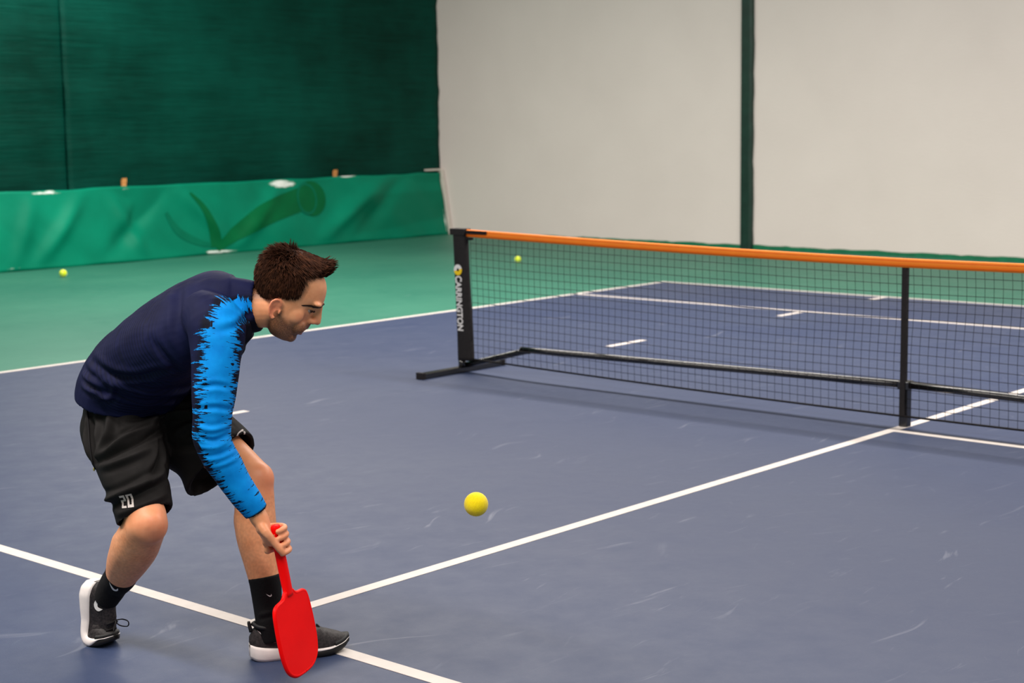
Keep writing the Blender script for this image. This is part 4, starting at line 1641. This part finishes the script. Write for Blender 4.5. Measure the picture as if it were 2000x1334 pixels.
def shoe(mat4, flex, name_label, mirror=1):
    """flex: degrees the heel is lifted about the ball of the foot. mat4: person-frame placement"""
    xs = np.linspace(0, .298, 61)
    I = lambda A: np.interp(xs, SX, catmull(np.array(A)[:, None], 1)[:, 0])
    sm = lambda a: np.convolve(np.pad(a, 2, mode='edge'), [.1, .2, .4, .2, .1], 'valid')
    hw, tp, bt, uz, yc = sm(I(HWo)), sm(I(TOPS)), sm(I(BOTS)), sm(I(UPZ)), sm(I(YC))
    xb, th = .195, math.radians(flex)
    xx = np.linspace(0, .298, 240)
    ang = th * (1 - sstep(xb - .055, xb + .04, xx))           # local pitch of the sole
    dx = xx[1] - xx[0]
    cxs, czs = np.zeros_like(xx), np.zeros_like(xx)
    cxs[-1], czs[-1] = .298, 0
    for i in range(len(xx) - 2, -1, -1):
        a = .5 * (ang[i] + ang[i + 1])
        cxs[i] = cxs[i + 1] - dx * math.cos(a)
        czs[i] = czs[i + 1] + dx * math.sin(a)

    def B(p):
        x, yv, z = p
        a = np.interp(x, xx, ang)
        q = A3([np.interp(x, xx, cxs) + math.sin(a) * z, yv * mirror, np.interp(x, xx, czs) + math.cos(a) * z])
        return (mat4 @ Vector(q)) if mat4 else q

    def grid(sections, closed_caps=True):
        V, F = [], []
        n = len(sections[0])
        for sct in sections:
            V += [tuple(B(p)) for p in sct]
        for i in range(len(sections) - 1):
            for j in range(n):
                j2 = (j + 1) % n
                F.append((i * n + j, i * n + j2, (i + 1) * n + j2, (i + 1) * n + j))
        F.append(tuple(range(n))[::-1])
        F.append(tuple((len(sections) - 1) * n + j for j in range(n)))
        return V, F

    def ring_between(i, zlo, zhi, w, flare=1.0, m=5):
        x, y0 = xs[i], yc[i]
        pts = []
        for k in range(m + 1):
            t = k / m
            bul = math.sin(math.pi * t) * .003
            pts.append((x, y0 + w * (flare + (1 - flare) * t) + bul, zlo + (zhi - zlo) * t))
        for k in range(m, -1, -1):
            t = k / m
            bul = math.sin(math.pi * t) * .003
            pts.append((x, y0 - w * (flare + (1 - flare) * t) - bul, zlo + (zhi - zlo) * t))
        return pts

    # upper
    sec = []
    for i in range(61):
        x, y0, w = xs[i], yc[i], hw[i] * .93
        z0, z1 = tp[i] - .012, uz[i]
        pts = []
        for a in np.linspace(0, math.pi, 19):
            c, s = math.cos(a), math.sin(a)
            yv = w * np.sign(c) * abs(c) ** .72 * (1 - .16 * s * (x < .17))
            zz = z0 + (z1 - z0) * s ** .82
            # eyestay ridges
            if .10 < x < .225 and s > .72:
                zz += .0015 * math.cos((x - .1) * 2 * math.pi / .022)
            pts.append((x, y0 + yv, zz))
        sec.append(pts)
    up = mesh_obj('shoe', *grid(sec), M_UPPER, person, True)
    up['label'] = name_label
    # padded collar
    pts = [B((.012, 0, .108)), B((.03, .030, .104)), B((.07, .033, .100)), B((.105, .020, .108)), B((.112, 0, .112)), B((.105, -.020, .108)), B((.07, -.033, .100)), B((.03, -.030, .104)), B((.012, 0, .108))]
    if flex < 10:
        Geo().add(tube(pts, .0062, 8, 4)).obj('collar', M_OUT, up, True)
    g = Geo().add(tube([B((.006, 0, .085)), B((.001, 0, .108)), B((-.003, 0, .117))], [.006, .0055, .004], 10, 3))
    g.obj('pull_tab', M_OUT, up, True)
    # foam sole and rubber outsole
    sec = [ring_between(i, bt[i] + (.018 * float(sstep(*((.10, .20) if flex < 10 else (.22, .27)), xs[i])) * (1 - .4 * float(sstep(.26, .298, xs[i])))) + .001, tp[i], hw[i] * 1.02, 1.05) for i in range(61)]
    Geo().add(grid(sec)).obj('foam_sole', M_SOLE, up, True)
    sec = [ring_between(i, bt[i], bt[i] + .004 + .0165 * float(sstep(*((.10, .20) if flex < 10 else (.22, .27)), xs[i])) * (1 - .4 * float(sstep(.26, .298, xs[i]))), hw[i] * 1.015, 1.0, 3) for i in range(24 if flex < 10 else 44, 61)]
    Geo().add(grid(sec)).obj('outsole', M_OUT, up, True)
    # toe cap
    sec = [[(x, y + 0, z) for x, y, z in ring_between(i, tp[i] - .004, tp[i] + .010, hw[i] * 1.0, 1.0, 3)] for i in range(50, 61)]
    Geo().add(grid(sec)).obj('toe_bumper', M_OUT, up, True)
    # laces: criss-cross bars and a bow
    for k in range(5):
        x = .118 + .022 * k
        zt = float(np.interp(x, xs, uz))
        w = .021 - .001 * k
        pp = [B((x + .006, -w, zt - .010)), B((x, -w * .5, zt + .0015)), B((x - .004, 0, zt + .0045)), B((x - .002, w * .5, zt + .0015)), B((x + .004, w, zt - .010))]
        Geo().add(tube(pp, .0028, 6, 3)).obj('lace', M_CORD, up, True)
    for s in (-1, 1):
        c = A3([.112, 0, .112])
        pp = [B(c + A3(d)) for d in ((0, 0, 0), (-.004, s * .014, .018), (.004, s * .026, .030), (.020, s * .028, .026), (.018, s * .014, .010), (.004, 0, .002))]
        Geo().add(tube(pp, .0019, 6, 4)).obj('lace_loop', M_CORD, up, True)
    # emblem on both flanks
    bv = bvh_of(up.data)
    for s in (-1, 1):
        polys = swoosh(.062, 1)
        bmv = []
        V, F = [], []
        for poly in polys:
            o_ = len(V)
            for (px, pz) in poly:
                X, Z = .052 + px, .064 + pz
                # lie on the flank
                zt0, zt1 = float(np.interp(X, xs, tp)) - .012, float(np.interp(X, xs, uz))
                sn = min(max((Z - zt0) / (zt1 - zt0), 0), 1) ** (1 / .82)
                cs = math.sqrt(max(0, 1 - sn * sn))
                wv = float(np.interp(X, xs, hw)) * .93 * cs ** .72 * (1 - .16 * sn)
                V.append(tuple(B((X, s * (wv + .0022) + float(np.interp(X, xs, yc)), Z))))
            F.append(tuple(range(o_, o_ + len(poly))))
        em = mesh_obj('emblem', V, F, M_PWHITE, up)
        md = em.modifiers.new('t', 'SOLIDIFY')
        md.thickness = .0015
        md.offset = 0
    if flex > 10:
        # pale flash running up from the sole at mid foot
        V = [tuple(B((x, s_ * (float(np.interp(x, xs, hw)) * .99 + .0015), z))) for s_ in (-1,) for x, z in ((.150, .026), (.172, .024), (.150, .058), (.138, .056))]
        Geo().add((V, [(0, 1, 2, 3)])).obj('side_flash', M_SOLE, up)
    return up


def place(x, y, z, yaw, roll=0.0):
    return Matrix.Translation((x, y, z)) @ Matrix.Rotation(math.radians(yaw), 4, 'Z') @ Matrix.Rotation(math.radians(roll), 4, 'X')


shoe(place(.163, -.092, .0, 18), 0, 'flat black shoe of the front foot', 1)
yaw = -33
d = A3([math.cos(math.radians(yaw)), math.sin(math.radians(yaw)), 0])
o_ = A3([-.262, .045, .0]) - d * .298
shoe(place(*o_, yaw), 92, 'black shoe of the rear foot with raised heel', -1)

# ------------------------------------------------------------------ paddle held in the right hand
def paddle():
    k = NT('red_plastic')
    o = k.obj()
    n = k.noise(o, 18, 3)
    k.p('Base Color', k.ramp(n, [(0.3, lin(250, 0, 0)), (0.7, lin(255, 2, 1))]))
    k.p('Roughness', 0.5)
    k.p('Specular IOR Level', 0.15)
    mr = k.m
    root = empty('paddle', (0, 0, 0))
    tag(root, 'red flat paddle held low in the right hand of the man', 'paddle')
    # person frame -> world
    MW = Matrix.Translation(person.location) @ Matrix.Rotation(person.rotation_euler.z, 4, 'Z')
    az = -GA                                   # local z up the handle
    nrm_face = nrm(A3([.93, -.37, 0]) - az * (A3([.93, -.37, 0]) @ az))
    ax_ = np.cross(nrm_face, az)
    tip = GC + GA * .392
    L = Matrix(((ax_[0], nrm_face[0], az[0], tip[0]), (ax_[1], nrm_face[1], az[1], tip[1]), (ax_[2], nrm_face[2], az[2], tip[2]), (0, 0, 0, 1)))
    root.matrix_world = MW @ L
    # blade outline: rounded tip, square shoulders, z from tip upwards
    half = catmull([(0, .0), (.045, .004), (.078, .026), (.092, .066), (.095, .115), (.093, .165), (.088, .200), (.074, .214), (.036, .220), (.018, .236)], 5)
    out = [(p[0], p[1]) for p in half] + [(-p[0], p[1]) for p in half[::-1][:-1]]
    t = .0055

    def plate(outline, th_):
        n = len(outline)
        V = [(x, -th_, z) for x, z in outline] + [(x, th_, z) for x, z in outline]
        F = [tuple(range(n)), tuple(range(2 * n - 1, n - 1, -1))]
        F += [(i, i + n, (i + 1) % n + n, (i + 1) % n) for i in range(n)]
        return V, F
    bl = Geo().add(plate(out, t)).obj('blade', mr, root)
    bv = bl.modifiers.new('b', 'BEVEL')
    bv.width = .003
    bv.segments = 2
    bv.limit_method = 'ANGLE'
    rimp = [(x, 0, z) for x, z in out] + [(out[0][0], 0, out[0][1])]
    Geo().add(loft([(*p, .0065, .0065) for p in rimp], (0, 1, 0), 1, 8)).obj('rim', mr, root, True)
    Geo().add(loft([(0, 0, .224, .018, .010), (0, 0, .28, .0155, .0125), (0, 0, .36, .0150, .0130), (0, 0, .405, .0150, .0130), (0, 0, .424, .0165, .0140), (0, 0, .430, .0145, .0120)], (1, 0, 0), 4, 20, 2.6)).obj('handle', mr, root, True)
    return root


paddle()

# yellow ball in flight in front of the player
MW = Matrix.Translation(person.location) @ Matrix.Rotation(person.rotation_euler.z, 4, 'Z')
fb = make_ball('foam_ball', MW @ Vector((.839, -.10, .463)), 0.0355, M_FOAM, 'yellow foam ball in flight above the blue court')
